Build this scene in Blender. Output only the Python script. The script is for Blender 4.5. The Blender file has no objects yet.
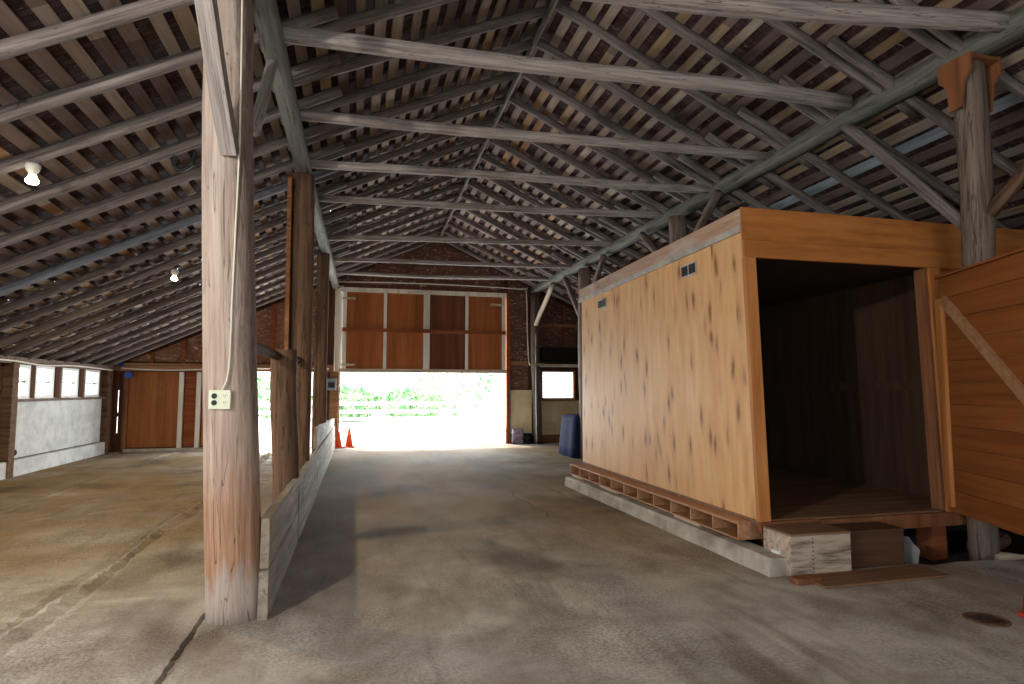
import bpy, bmesh, math, random
from mathutils import Vector, Matrix

D = bpy.data
scn = bpy.context.scene
col = scn.collection
R = random.Random(11)

# ------------------------------------------------------------------ camera
FPX = 615.0
PITCH = math.atan(48.0 / FPX)
YAW = math.atan(154.0 / FPX * math.cos(PITCH))
cam_d = D.cameras.new('camera')
cam_d.sensor_fit = 'HORIZONTAL'
cam_d.sensor_width = 36.0
cam_d.lens = FPX / 1024.0 * 36.0
cam_d.clip_start = 0.05
cam_d.clip_end = 400
cam = D.objects.new('camera', cam_d)
col.objects.link(cam)
cam.location = (0, 0, 1.5)
cam.rotation_euler = (math.pi / 2 + PITCH, 0, -YAW)
scn.camera = cam

# ------------------------------------------------------------------ exposure, world, sun, daylight
scn.view_settings.view_transform = 'Standard'
scn.view_settings.look = 'None'
scn.view_settings.gamma = 1.0
scn.view_settings.use_curve_mapping = False
scn.view_settings.exposure = 0.0
scn.cycles.use_denoising = True
scn.cycles.max_bounces = 10
scn.cycles.diffuse_bounces = 6
scn.cycles.sample_clamp_indirect = 6.0

world = D.worlds.new('overcast_sky')
scn.world = world
world.use_nodes = True
wn = world.node_tree.nodes
wn['Background'].inputs['Color'].default_value = (0.86, 0.94, 1.0, 1)
wn['Background'].inputs['Strength'].default_value = 4.0

sun_d = D.lights.new('sun', 'SUN')
sun_d.energy = 9.0
sun_d.angle = math.radians(1.5)
sun_d.color = (1.0, 0.96, 0.9)
sun = D.objects.new('sun', sun_d)
col.objects.link(sun)
sun.rotation_euler = Vector((0.25, -0.62, -1.0)).to_track_quat('-Z', 'Y').to_euler()


def area_light(name, loc, direction, sx, sy, watts, color):
    d = D.lights.new(name, 'AREA')
    d.shape = 'RECTANGLE'
    d.size, d.size_y = sx, sy
    d.energy = watts
    d.color = color
    o = D.objects.new(name, d)
    col.objects.link(o)
    o.location = loc
    o.rotation_euler = Vector(direction).to_track_quat('-Z', 'Z').to_euler()
    return o


# daylight entering by the open side bay and the open front of the barn (both behind the camera's view)
area_light('daylight_side_bay', (-5.8, 2.0, 1.05), (1, 0.12, 0.05), 7.5, 1.7, 80, (0.9, 0.95, 1.0))
area_light('daylight_front', (1.0, -3.4, 1.7), (-0.05, 1, 0.15), 5.0, 3.0, 12, (0.9, 0.95, 1.0))
area_light('daylight_back_door', (1.8, 17.25, 0.9), (0, -1, 0.7), 4.4, 1.7, 420, (0.93, 0.97, 1.0))
area_light('daylight_back_opening', (-1.9, 17.25, 0.9), (-0.6, -1, -0.1), 1.4, 1.7, 260, (0.93, 0.97, 1.0))


# ------------------------------------------------------------------ materials
def lin(r, g, b):
    f = lambda c: (c / 255 / 12.92) if c / 255 <= 0.04045 else ((c / 255 + 0.055) / 1.055) ** 2.4
    return (f(r), f(g), f(b), 1)


class N:
    def __init__(self, name):
        self.m = D.materials.new(name)
        self.m.use_nodes = True
        self.t = self.m.node_tree
        self.b = self.t.nodes['Principled BSDF']

    def new(self, typ, **kw):
        n = self.t.nodes.new(typ)
        for k, v in kw.items():
            setattr(n, k, v)
        return n

    def set(self, sock, v):
        if hasattr(v, 'is_output'):
            self.t.links.new(v, sock)
        else:
            sock.default_value = v

    def math(self, op, a, b=0.0, clamp=False):
        n = self.new('ShaderNodeMath', operation=op)
        n.use_clamp = clamp
        self.set(n.inputs[0], a)
        self.set(n.inputs[1], b)
        return n.outputs[0]

    def mix(self, fac, a, b, mode='MIX'):
        n = self.new('ShaderNodeMix', data_type='RGBA')
        n.blend_type = mode
        self.set(n.inputs[0], fac)
        self.set(n.inputs[6], a)
        self.set(n.inputs[7], b)
        return n.outputs[2]

    def ramp(self, fac, stops):
        n = self.new('ShaderNodeValToRGB')
        els = n.color_ramp.elements
        while len(els) < len(stops):
            els.new(0.5)
        for e, (p, c) in zip(els, stops):
            e.position = p
            e.color = c if hasattr(c, '__len__') else (c, c, c, 1)
        self.set(n.inputs[0], fac)
        return n.outputs[0]

    def noise(self, vec, scale, detail=3, rough=0.55, dist=0.0):
        n = self.new('ShaderNodeTexNoise')
        n.inputs['Scale'].default_value = scale
        n.inputs['Detail'].default_value = detail
        n.inputs['Roughness'].default_value = rough
        n.inputs['Distortion'].default_value = dist
        self.set(n.inputs['Vector'], vec)
        return n.outputs['Fac']

    def coords(self, scale=(1, 1, 1), rand=True, space='Object'):
        tc = self.new('ShaderNodeTexCoord')
        v = tc.outputs[space]
        if rand:
            oi = self.new('ShaderNodeObjectInfo')
            c = self.new('ShaderNodeCombineXYZ')
            for i in range(3):
                self.set(c.inputs[i], self.math('MULTIPLY', oi.outputs['Random'], 13.7 + 9 * i))
            a = self.new('ShaderNodeVectorMath', operation='ADD')
            self.set(a.inputs[0], v)
            self.set(a.inputs[1], c.outputs[0])
            v = a.outputs[0]
        s = self.new('ShaderNodeVectorMath', operation='MULTIPLY')
        self.set(s.inputs[0], v)
        s.inputs[1].default_value = scale
        return s.outputs[0]

    def bump(self, h, strength=0.3, dist=0.02):
        n = self.new('ShaderNodeBump')
        n.inputs['Strength'].default_value = strength
        n.inputs['Distance'].default_value = dist
        self.set(n.inputs['Height'], h)
        self.t.links.new(n.outputs[0], self.b.inputs['Normal'])

    def out(self, color, rough=0.8, spec=0.25, metal=0.0):
        self.set(self.b.inputs['Base Color'], color)
        self.set(self.b.inputs['Roughness'], rough)
        self.b.inputs['Specular IOR Level'].default_value = spec
        self.set(self.b.inputs['Metallic'], metal)
        return self.m


def axis_scale(axis, along, across):
    s = [across] * 3
    s['xyz'.index(axis)] = along
    return tuple(s)


def wood(name, dark, mid, light, axis='x', fine=22, vary=0.35, bumps=0.35, rough=0.85, patch=None, patch_scale=0.9,
         patch_at=(0.5, 0.62), knots=None, stretch=0.06, cracks=0.0):
    """weathered timber: streaky grain along one local axis, slow blotches, optional patches and knots"""
    n = N(name)
    v = n.coords(axis_scale(axis, fine * stretch, fine))
    g = n.noise(v, 1.0, 5, 0.65, 0.3)
    v2 = n.coords(axis_scale(axis, 0.5, 2.2))
    blot = n.noise(v2, 1.0, 3)
    c = n.ramp(g, [(0.28, dark), (0.5, mid), (0.75, light)])
    c = n.mix(n.ramp(blot, [(0.3, 0.0), (0.7, vary)]), c, n.mix(0.6, c, dark), 'MIX')
    if patch:
        pn = n.noise(n.coords(axis_scale(axis, patch_scale * 0.5, patch_scale)), 1.0, 5, 0.65, 0.4)
        c = n.mix(n.ramp(pn, [(patch_at[0], 0.0), (patch_at[1], 1.0)]), c, n.mix(0.55, patch, c, 'MIX'))
    if knots:
        kv0 = n.coords(axis_scale(axis, knots[1], knots[0]))
        dn = n.new('ShaderNodeTexNoise')
        dn.inputs['Scale'].default_value = 1.3
        dn.inputs['Detail'].default_value = 3
        n.set(dn.inputs['Vector'], kv0)
        dm = n.new('ShaderNodeVectorMath', operation='SCALE')
        n.set(dm.inputs[0], dn.outputs['Color'])
        dm.inputs['Scale'].default_value = 0.55
        da = n.new('ShaderNodeVectorMath', operation='ADD')
        n.set(da.inputs[0], kv0)
        n.set(da.inputs[1], dm.outputs[0])
        kv = da.outputs[0]
        vo = n.new('ShaderNodeTexVoronoi')
        vo.inputs['Scale'].default_value = 1.0
        n.set(vo.inputs['Vector'], kv)
        sel = n.math('GREATER_THAN', n.ramp(vo.outputs['Color'], [(0, 0.0), (1, 1.0)]), knots[3])
        k = n.ramp(vo.outputs['Distance'], [(knots[2] * 0.3, 1.0), (knots[2] * 1.05, 0.0)])
        k = n.math('MULTIPLY', k, sel)
        halo = n.math('MULTIPLY', n.ramp(vo.outputs['Distance'], [(knots[2] * 0.7, 0.45), (knots[2] * 2.6, 0.0)]), sel)
        c = n.mix(halo, c, n.mix(0.5, c, lin(150, 84, 40)))
        c = n.mix(k, c, knots[4])
    h = g
    if cracks:
        cv = n.coords(axis_scale(axis, 0.5, 9))
        cn = n.noise(cv, 1.0, 4, 0.6, 0.6)
        cr = n.ramp(n.math('ABSOLUTE', n.math('SUBTRACT', cn, 0.5)), [(0.0, 1.0), (cracks, 0.0)])
        c = n.mix(n.math('MULTIPLY', cr, 0.75), c, tuple(x * 0.25 for x in dark[:3]) + (1,))
        h = n.math('SUBTRACT', g, n.math('MULTIPLY', cr, 0.8))
    n.bump(h, bumps, 0.012)
    return n.out(c, rough, 0.2)


def plain(name, color, rough=0.6, vary=0.15, scale=6, metal=0.0, spec=0.3, bumps=0.0):
    n = N(name)
    f = n.noise(n.coords((scale,) * 3), 1.0, 4, 0.6)
    dk = tuple(x * (1 - vary * 2) for x in color[:3]) + (1,)
    c = n.mix(n.ramp(f, [(0.35, 0.0), (0.7, 1.0)]), dk, color)
    if bumps:
        n.bump(f, bumps, 0.02)
    return n.out(c, rough, spec, metal)


M = {}
GR = (lin(76, 68, 66), lin(122, 112, 108), lin(160, 150, 146))
M['rafter'] = wood('grey_pole_wood', *GR, fine=40, vary=0.45, stretch=0.04, cracks=0.006)
M['rafter_pale'] = wood('blue_grey_painted_wood', lin(78, 80, 88), lin(118, 124, 136), lin(156, 162, 172), fine=14, vary=0.7)
M['tie'] = wood('silver_log_wood', lin(100, 92, 90), lin(156, 147, 142), lin(190, 181, 174), fine=40, vary=0.4, stretch=0.04, cracks=0.007)
M['plate'] = wood('grey_green_hewn_wood', lin(70, 72, 67), lin(110, 110, 102), lin(136, 134, 123), fine=18, vary=0.5, cracks=0.01)
M['post'] = wood('bare_log_wood', lin(138, 112, 98), lin(186, 160, 142), lin(208, 188, 172), fine=16, vary=0.35,
                 patch=lin(158, 98, 60), patch_scale=1.3, patch_at=(0.52, 0.66), cracks=0.018, bumps=0.6)
def mk_big_post():
    n = N('peeled_log_with_bark_side')
    g = n.noise(n.coords((1.4, 24, 24), rand=False), 1.0, 5, 0.65, 0.3)
    c = n.ramp(g, [(0.28, lin(140, 122, 112)), (0.5, lin(174, 158, 147)), (0.75, lin(194, 180, 170))])
    tc = n.new('ShaderNodeTexCoord')
    sp = n.new('ShaderNodeSeparateXYZ')
    n.set(sp.inputs[0], tc.outputs['Object'])
    wobble = n.noise(n.coords((2.2, 9, 9), rand=False), 1.0, 5, 0.65, 0.5)
    hgt = n.math('ADD', sp.outputs[0], n.math('MULTIPLY', n.math('SUBTRACT', wobble, 0.5), 0.7))
    band = n.ramp(n.math('DIVIDE', hgt, 4.0), [(0.07, 0.0), (0.105, 0.85), (0.19, 0.75), (0.26, 0.25), (0.45, 0.12), (0.75, 0.0)])
    c = n.mix(band, c, n.mix(n.ramp(g, [(0.3, 0.0), (0.7, 1.0)]), lin(136, 92, 64), lin(186, 142, 108)))
    bark = n.math('ADD', sp.outputs[1], n.math('MULTIPLY', n.math('SUBTRACT', wobble, 0.5), 0.12))
    up = n.ramp(n.math('DIVIDE', hgt, 4.0), [(0.25, 0.0), (0.4, 1.0)])
    bk = n.math('MULTIPLY', n.ramp(n.math('ADD', n.math('MULTIPLY', bark, 1.0), 0.5), [(0.41, 1.0), (0.45, 0.0)]), up)
    rough = n.noise(n.coords((5, 30, 30), rand=False), 1.0, 5, 0.7, 0.6)
    c = n.mix(n.math('MULTIPLY', bk, 0.85), c, n.ramp(rough, [(0.3, lin(84, 70, 64)), (0.7, lin(152, 136, 126))]))
    spots = n.noise(n.coords((7, 16, 16), rand=False), 1.0, 2, 0.5)
    c = n.mix(n.ramp(spots, [(0.7, 0.0), (0.76, 0.8)]), c, lin(70, 50, 40))
    cn = n.noise(n.coords((0.35, 7, 7), rand=False), 1.0, 3, 0.6, 0.5)
    cr = n.ramp(n.math('ABSOLUTE', n.math('SUBTRACT', cn, 0.5)), [(0.0, 1.0), (0.0035, 0.0)])
    c = n.mix(n.math('MULTIPLY', cr, 0.7), c, lin(60, 46, 40))
    n.bump(n.math('SUBTRACT', n.math('ADD', g, n.math('MULTIPLY', n.math('MULTIPLY', bk, rough), 1.5)), n.math('MULTIPLY', cr, 0.8)), 0.6, 0.015)
    return n.out(c, 0.85, 0.2)


M['big_post'] = mk_big_post()
M['post_brown'] = wood('brown_log_wood', lin(72, 54, 42), lin(108, 82, 64), lin(136, 108, 88), fine=16, vary=0.5, cracks=0.014, bumps=0.5)
M['post_dark'] = wood('dim_grey_log_wood', lin(76, 66, 60), lin(120, 104, 94), lin(146, 130, 118), fine=16, vary=0.5, cracks=0.014, bumps=0.5)
M['red_lumber'] = wood('reddish_sawn_lumber', lin(104, 54, 30), lin(140, 78, 46), lin(164, 98, 60), fine=18, vary=0.4)
M['pale_lumber'] = wood('pale_sawn_lumber', lin(150, 134, 116), lin(192, 176, 156), lin(212, 198, 180), fine=18, vary=0.3)
M['rail'] = wood('limewashed_plank', lin(112, 112, 104), lin(160, 160, 150), lin(192, 192, 182), fine=12, vary=0.5,
                 patch=lin(140, 122, 98), patch_scale=1.2, cracks=0.012, bumps=0.5)
PLY = (lin(200, 150, 98), lin(216, 168, 114), lin(226, 184, 134))
M['ply_side'] = wood('knotty_plywood', *PLY, axis='z', fine=9, vary=0.3, bumps=0.08, rough=0.6, stretch=0.12,
                     patch=lin(206, 172, 124), patch_scale=1.0, knots=(8.0, 2.3, 0.3, 0.34, lin(128, 80, 44)))
M['ply_front'] = wood('orange_plywood', lin(138, 82, 38), lin(174, 110, 56), lin(194, 132, 74), axis='x', fine=8, vary=0.35, bumps=0.08,
                      rough=0.6, stretch=0.12, patch=lin(112, 60, 24), patch_scale=1.6, patch_at=(0.56, 0.7), knots=(2.4, 1.2, 0.16, 0.6, lin(84, 40, 18)))
M['ply_frontz'] = wood('orange_lumber', lin(150, 92, 46), lin(184, 120, 66), lin(204, 142, 86), axis='z', fine=12, vary=0.35, bumps=0.08,
                       rough=0.6, knots=(3.0, 1.0, 0.14, 0.7, lin(84, 40, 18)))
M['ply_y'] = wood('dusty_honey_lumber', lin(142, 100, 68), lin(168, 124, 90), lin(188, 148, 114), axis='y', fine=12, vary=0.35, bumps=0.08, rough=0.6)
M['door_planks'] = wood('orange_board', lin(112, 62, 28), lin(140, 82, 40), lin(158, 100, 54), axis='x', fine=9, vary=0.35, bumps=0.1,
                        rough=0.6, knots=(2.2, 1.4, 0.15, 0.72, lin(84, 40, 18)))  # boards of the open leaf darkened throughout to carry its lack of light
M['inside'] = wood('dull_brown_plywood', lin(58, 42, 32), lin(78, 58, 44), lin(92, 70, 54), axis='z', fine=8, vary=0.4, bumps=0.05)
M['fascia'] = wood('grey_brown_fascia', lin(140, 108, 88), lin(176, 144, 120), lin(196, 166, 144), axis='y', fine=14, vary=0.5,
                   patch=lin(196, 190, 184), patch_scale=1.4)
M['zinc'] = plain('dull_zinc', lin(190, 182, 172), 0.5, 0.2, 5)
M['brown_ply'] = wood('stained_brown_plywood', lin(122, 72, 40), lin(154, 96, 54), lin(174, 114, 68), axis='z', fine=7, vary=0.5, bumps=0.08,
                      patch=lin(190, 140, 96), patch_scale=0.9, patch_at=(0.56, 0.75))
M['door_ply'] = wood('rust_brown_plywood', lin(132, 76, 40), lin(162, 96, 52), lin(180, 114, 66), axis='z', fine=6, vary=0.5, bumps=0.08)
M['door_ply_dark'] = wood('dark_brown_plywood', lin(84, 50, 32), lin(110, 66, 42), lin(126, 80, 54), axis='z', fine=6, vary=0.5, bumps=0.08)
M['batten'] = wood('pale_painted_batten', lin(196, 188, 174), lin(228, 222, 210), lin(240, 236, 228), axis='z', fine=14, vary=0.4)
M['stud'] = wood('brown_stud', lin(96, 58, 36), lin(134, 88, 58), lin(160, 116, 82), axis='z', fine=16, vary=0.5)
M['studx'] = wood('brown_girt', lin(110, 76, 52), lin(148, 108, 78), lin(172, 134, 102), axis='x', fine=16, vary=0.5)
M['wall_board'] = wood('dark_barn_board', lin(58, 36, 26), lin(88, 56, 40), lin(108, 74, 54), axis='z', fine=10, vary=0.6, bumps=0.4)


def mk_roof_board():
    n = N('brown_roof_board')
    v = n.coords((1.2, 20, 20))
    g = n.noise(v, 1.0, 4, 0.6, 0.2)
    tc = n.new('ShaderNodeTexCoord')
    oi = n.new('ShaderNodeObjectInfo')
    sx = n.new('ShaderNodeSeparateXYZ')
    n.set(sx.inputs[0], tc.outputs['Object'])
    cell = n.math('FLOOR', n.math('DIVIDE', n.math('ADD', sx.outputs[0], n.math('MULTIPLY', oi.outputs['Random'], 37.0)), 2.9))
    wnz = n.new('ShaderNodeTexWhiteNoise', noise_dimensions='2D')
    cb = n.new('ShaderNodeCombineXYZ')
    n.set(cb.inputs[0], cell)
    n.set(cb.inputs[1], n.math('MULTIPLY', oi.outputs['Random'], 91.0))
    n.set(wnz.inputs['Vector'], cb.outputs[0])
    base = n.ramp(wnz.outputs['Value'], [(0.0, lin(104, 88, 84)), (0.35, lin(132, 114, 106)), (0.6, lin(150, 134, 122)), (0.84, lin(168, 154, 138)),
                                         (0.95, lin(160, 134, 104)), (1.0, lin(140, 104, 76))])
    c = n.mix(n.ramp(g, [(0.3, 0.55), (0.7, 0.0)]), base, n.mix(0.7, base, lin(30, 20, 18)))
    n.bump(g, 0.3, 0.01)
    return n.out(c, 0.9, 0.15)


def mk_shingle():
    n = N('dark_shingle_underside')
    v = n.coords((1, 1, 1), rand=False)
    br = n.new('ShaderNodeTexBrick')
    br.inputs['Scale'].default_value = 4.0
    br.inputs['Color1'].default_value = lin(64, 48, 46)
    br.inputs['Color2'].default_value = lin(92, 74, 72)
    br.inputs['Mortar'].default_value = lin(34, 25, 24)
    br.inputs['Mortar Size'].default_value = 0.014
    n.set(br.inputs['Vector'], v)
    f = n.noise(v, 5.0, 4, 0.7)
    c = n.mix(n.ramp(f, [(0.35, 0.0), (0.7, 0.8)]), br.outputs['Color'], lin(44, 30, 30))
    spots = n.noise(n.coords((3, 9, 1), rand=False), 2.2, 3, 0.6)
    c = n.mix(n.ramp(spots, [(0.66, 0.0), (0.72, 0.7)]), c, lin(150, 140, 140))
    return n.out(c, 0.9, 0.1)


def mk_floor():
    n = N('stained_concrete')
    v = n.coords((1, 1, 1), rand=False)
    big = n.noise(n.coords((0.55, 0.3, 1), rand=False), 1.0, 5, 0.62, 0.6)
    mid = n.noise(v, 1.7, 6, 0.65, 0.3)
    fine = n.noise(v, 42, 4, 0.75)
    speck = n.noise(v, 120, 2, 0.6)
    c = n.ramp(mid, [(0.28, lin(134, 126, 116)), (0.48, lin(178, 171, 161)), (0.72, lin(204, 198, 188))])
    c = n.mix(n.ramp(big, [(0.46, 0.0), (0.62, 0.75)]), c, lin(116, 98, 82))
    # warm lamplight and dimness further into the barn, painted as ochre drifts
    sp = n.new('ShaderNodeSeparateXYZ')
    n.set(sp.inputs[0], v)
    far = n.ramp(n.math('DIVIDE', sp.outputs[1], 20.0), [(0.2, 0.0), (0.38, 1.0), (0.76, 1.0), (0.84, 0.1)])
    lamp_tint = n.noise(n.coords((0.5, 0.55, 1), rand=False), 1.0, 4, 0.6, 0.5)
    c = n.mix(n.math('MULTIPLY', far, n.ramp(lamp_tint, [(0.34, 0.4), (0.6, 0.95)])), c, lin(128, 102, 52))
    streak = n.noise(n.coords((5.0, 0.5, 1), rand=False), 1.0, 4, 0.6, 0.4)
    c = n.mix(n.ramp(streak, [(0.54, 0.0), (0.72, 0.4)]), c, lin(84, 74, 60))
    blob = n.noise(n.coords((0.8, 0.45, 1), rand=False), 1.3, 3, 0.5, 0.2)
    c = n.mix(n.ramp(blob, [(0.54, 0.0), (0.68, 0.75)]), c, lin(84, 68, 54))
    gm = n.ramp(n.noise(v, 0.9, 3, 0.6), [(0.4, 0.25), (0.62, 0.95)])
    c = n.mix(n.math('MULTIPLY', gm, n.ramp(fine, [(0.42, 0.75), (0.56, 0.0)])), c, n.mix(0.7, c, lin(62, 52, 46)))
    c = n.mix(n.ramp(speck, [(0.6, 0.0), (0.68, 0.6)]), c, lin(206, 198, 186))
    h = n.math('ADD', n.math('MULTIPLY', fine, 0.6), mid)
    n.bump(h, 0.35, 0.02)
    return n.out(c, n.ramp(mid, [(0.3, 0.75), (0.7, 0.95)]), 0.1)


def mk_foil(name, c1, c2, metal):
    n = N(name)
    v = n.coords((1, 1, 1), rand=False)
    w = n.noise(n.coords((7, 7, 16), rand=False), 1.0, 4, 0.65, 1.2)
    f = n.noise(v, 2.0, 3)
    c = n.mix(n.ramp(f, [(0.35, 0.0), (0.65, 1.0)]), c1, c2)
    sp = n.ramp(w, [(0.56, 0.0), (0.66, 0.8)])
    c = n.mix(sp, c, lin(206, 182, 166))  # glints on the foil crinkles painted in as pale spots
    n.bump(w, 0.9, 0.06)
    return n.out(c, 0.38, 0.4, metal)


def mk_whitewash():
    n = N('flaking_whitewash')
    v = n.coords((1, 1, 1), rand=False)
    f = n.noise(v, 3.0, 5, 0.7)
    sp = n.noise(v, 22, 3, 0.6)
    c = n.ramp(f, [(0.3, lin(170, 172, 170)), (0.6, lin(206, 208, 206))])
    c = n.mix(n.ramp(sp, [(0.66, 0.0), (0.72, 0.7)]), c, lin(110, 100, 90))
    n.bump(f, 0.3, 0.02)
    return n.out(c, 0.85, 0.2)


def mk_painted(name, base, dirt, scale=2.5):
    n = N(name)
    v = n.coords((1, 1, 1), rand=False)
    f = n.noise(v, scale, 5, 0.65, 0.3)
    c = n.ramp(f, [(0.34, dirt), (0.62, base)])
    return n.out(c, 0.7, 0.25)


def mk_glass():
    n = N('window_glass')
    t = n.new('ShaderNodeBsdfTransparent')
    g = n.new('ShaderNodeBsdfGlossy')
    g.inputs['Roughness'].default_value = 0.05
    mx = n.new('ShaderNodeMixShader')
    mx.inputs[0].default_value = 0.06
    n.t.links.new(t.outputs[0], mx.inputs[1])
    n.t.links.new(g.outputs[0], mx.inputs[2])
    n.t.links.new(mx.outputs[0], n.t.nodes['Material Output'].inputs['Surface'])
    return n.m


def mk_leaf():
    n = N('shrub_leaf')
    oi = n.new('ShaderNodeNewGeometry')
    c = n.ramp(oi.outputs['Random Per Island'], [(0.0, lin(84, 150, 96)), (0.3, lin(150, 196, 140)), (1.0, lin(226, 236, 204))])
    return n.out(c, 0.6, 0.3)


def emit(name, color, s):
    n = N(name)
    n.b.inputs['Base Color'].default_value = (1, 1, 1, 1)
    n.b.inputs['Emission Color'].default_value = color
    n.b.inputs['Emission Strength'].default_value = s
    return n.m


M['roof_board'] = mk_roof_board()
M['shingle'] = mk_shingle()
M['pale_board'] = wood('pale_blue_grey_board', lin(110, 118, 126), lin(150, 160, 168), lin(176, 184, 192), fine=14, vary=0.8)
M['floor'] = mk_floor()
M['foil_dark'] = mk_foil('brown_foil_backing', lin(92, 60, 48), lin(118, 80, 64), 0.1)
M['foil'] = mk_foil('copper_toned_foil', lin(124, 82, 58), lin(156, 110, 84), 0.4)
M['whitewash'] = mk_whitewash()
M['curb'] = mk_painted('pale_concrete', lin(184, 178, 168), lin(140, 130, 118), 3)
M['cream'] = mk_painted('cream_painted_panel', lin(242, 232, 198), lin(216, 196, 146), 2)
M['gravel'] = plain('pale_gravel', lin(226, 224, 218), 0.95, 0.05, 3)
M['dirt'] = plain('dark_dirt', lin(62, 52, 46), 0.95, 0.3, 9, bumps=0.6)
M['glass'] = mk_glass()
M['white_paint'] = plain('white_paint', lin(232, 232, 228), 0.55, 0.05, 4)
M['cable'] = plain('white_cable_jacket', lin(222, 214, 200), 0.5, 0.06, 4)
M['conduit'] = plain('grey_conduit', lin(176, 176, 174), 0.4, 0.1, 4, metal=0.4)
M['black'] = plain('black_paint', lin(20, 22, 24), 0.6, 0.1, 4)
M['dark_slot'] = plain('dark_slot', lin(12, 12, 14), 0.7, 0.0, 4)
M['ivory'] = plain('ivory_plastic', lin(222, 226, 200), 0.4, 0.04, 4)
M['green_plastic'] = plain('dark_green_socket', lin(22, 56, 46), 0.4, 0.05, 4)
M['blue_tarp'] = plain('navy_tarp', lin(30, 42, 78), 0.85, 0.2, 3, spec=0.1, bumps=0.4)
M['blue'] = plain('bright_blue_plastic', lin(26, 74, 170), 0.4, 0.1, 4)
M['orange'] = plain('orange_cone_rubber', lin(240, 92, 48), 0.5, 0.08, 4)
M['cone_red'] = plain('red_cone_rubber', lin(176, 58, 40), 0.5, 0.08, 4)
M['rust'] = plain('rusty_iron', lin(112, 82, 62), 0.8, 0.3, 14, bumps=0.4)
M['iron'] = plain('dark_iron', lin(58, 60, 66), 0.6, 0.2, 14, metal=0.5)
M['panel_grey'] = plain('grey_steel_enclosure', lin(138, 150, 158), 0.5, 0.1, 5)
M['porcelain'] = plain('white_porcelain', lin(214, 210, 200), 0.3, 0.03, 4)
M['bulb'] = emit('lit_bulb', (1.0, 0.86, 0.62, 1), 14.0)
M['leaf'] = mk_leaf()
M['bark'] = plain('shrub_bark', lin(190, 180, 160), 0.9, 0.2, 9)
M['crate_grain'] = wood('raised_grain_plywood', lin(78, 60, 50), lin(182, 164, 146), lin(206, 190, 172), axis='x', fine=22, vary=0.3, stretch=0.12, bumps=0.5)
M['crate_top'] = wood('worn_brown_plywood', lin(96, 68, 48), lin(126, 94, 70), lin(146, 114, 88), axis='x', fine=14, vary=0.5)
M['crate_dark'] = wood('shade_darkened_box', lin(64, 44, 30), lin(86, 60, 42), lin(102, 74, 54), axis='x', fine=12, vary=0.5)  # dark brown base, made deeper for the shadow the box stands in
M['bracket'] = wood('orange_brown_plywood', lin(100, 62, 38), lin(128, 82, 52), lin(146, 100, 68), axis='z', fine=10, vary=0.5)


def mk_bag():
    n = N('printed_feed_bag')
    v = n.coords((1, 1, 1), rand=False)
    f = n.noise(v, 9.0, 3, 0.6, 0.6)
    c = n.ramp(f, [(0.3, lin(70, 58, 72)), (0.5, lin(150, 134, 160)), (0.7, lin(206, 196, 204))])
    return n.out(c, 0.45, 0.4)


M['bag'] = mk_bag()


# ------------------------------------------------------------------ mesh helpers
class MB:
    def __init__(self):
        self.v = []
        self.f = []

    def quad(self, a, b, c, d):
        i = len(self.v)
        self.v += [a, b, c, d]
        self.f.append((i, i + 1, i + 2, i + 3))

    def box(self, x0, x1, y0, y1, z0, z1):
        i = len(self.v)
        self.v += [(x0, y0, z0), (x1, y0, z0), (x1, y1, z0), (x0, y1, z0), (x0, y0, z1), (x1, y0, z1), (x1, y1, z1), (x0, y1, z1)]
        self.f += [tuple(i + k for k in q) for q in ((3, 2, 1, 0), (4, 5, 6, 7), (0, 1, 5, 4), (1, 2, 6, 5), (2, 3, 7, 6), (3, 0, 4, 7))]
        return self

    def rings(self, rings, cap=True):
        i = len(self.v)
        n = len(rings[0])
        for r in rings:
            self.v += [tuple(p) for p in r]
        for k in range(len(rings) - 1):
            for j in range(n):
                a = i + k * n + j
                b = i + k * n + (j + 1) % n
                self.f.append((a, b, b + n, a + n))
        if cap:
            self.f.append(tuple(i + j for j in reversed(range(n))))
            self.f.append(tuple(i + (len(rings) - 1) * n + j for j in range(n)))
        return self

    def tube(self, pts, r, n=8):
        pts = [Vector(p) for p in pts]
        rings = []
        for k, p in enumerate(pts):
            t = (pts[min(k + 1, len(pts) - 1)] - pts[max(k - 1, 0)]).normalized()
            s = t.cross(Vector((0, 0, 1)))
            if s.length < 1e-3:
                s = t.cross(Vector((0, 1, 0)))
            s.normalize()
            u = s.cross(t)
            rr = r[k] if hasattr(r, '__len__') else r
            rings.append([p + s * math.cos(a) * rr + u * math.sin(a) * rr for a in [2 * math.pi * j / n for j in range(n)]])
        return self.rings(rings)

    def lathe(self, prof, c=(0, 0, 0), n=20):
        rings = [[(c[0] + r * math.cos(2 * math.pi * j / n), c[1] + r * math.sin(2 * math.pi * j / n), c[2] + z) for j in range(n)] for r, z in prof]
        return self.rings(rings)

    def build(self, name, mat, parent=None, loc=None, bevel=0.0, smooth=False):
        me = D.meshes.new(name)
        me.from_pydata(self.v, [], self.f)
        bm = bmesh.new()
        bm.from_mesh(me)
        bmesh.ops.recalc_face_normals(bm, faces=bm.faces)
        bm.to_mesh(me)
        bm.free()
        if smooth:
            for p in me.polygons:
                p.use_smooth = True
        me.materials.append(mat)
        o = D.objects.new(name, me)
        col.objects.link(o)
        if parent:
            o.parent = parent
        if loc:
            o.location = loc
        if bevel:
            b = o.modifiers.new('bevel', 'BEVEL')
            b.width = bevel
            b.segments = 2
            b.limit_method = 'ANGLE'
        return o


def tag(o, label=None, cat=None, group=None, kind=None):
    if label:
        o['label'] = label
    if cat:
        o['category'] = cat
    if group:
        o['group'] = group
    if kind:
        o['kind'] = kind
    return o


def empty(name, loc, rotz=0.0):
    o = D.objects.new(name, None)
    col.objects.link(o)
    o.location = loc
    o.rotation_euler = (0, 0, rotz)
    o.empty_display_size = 0.1
    return o


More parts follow.
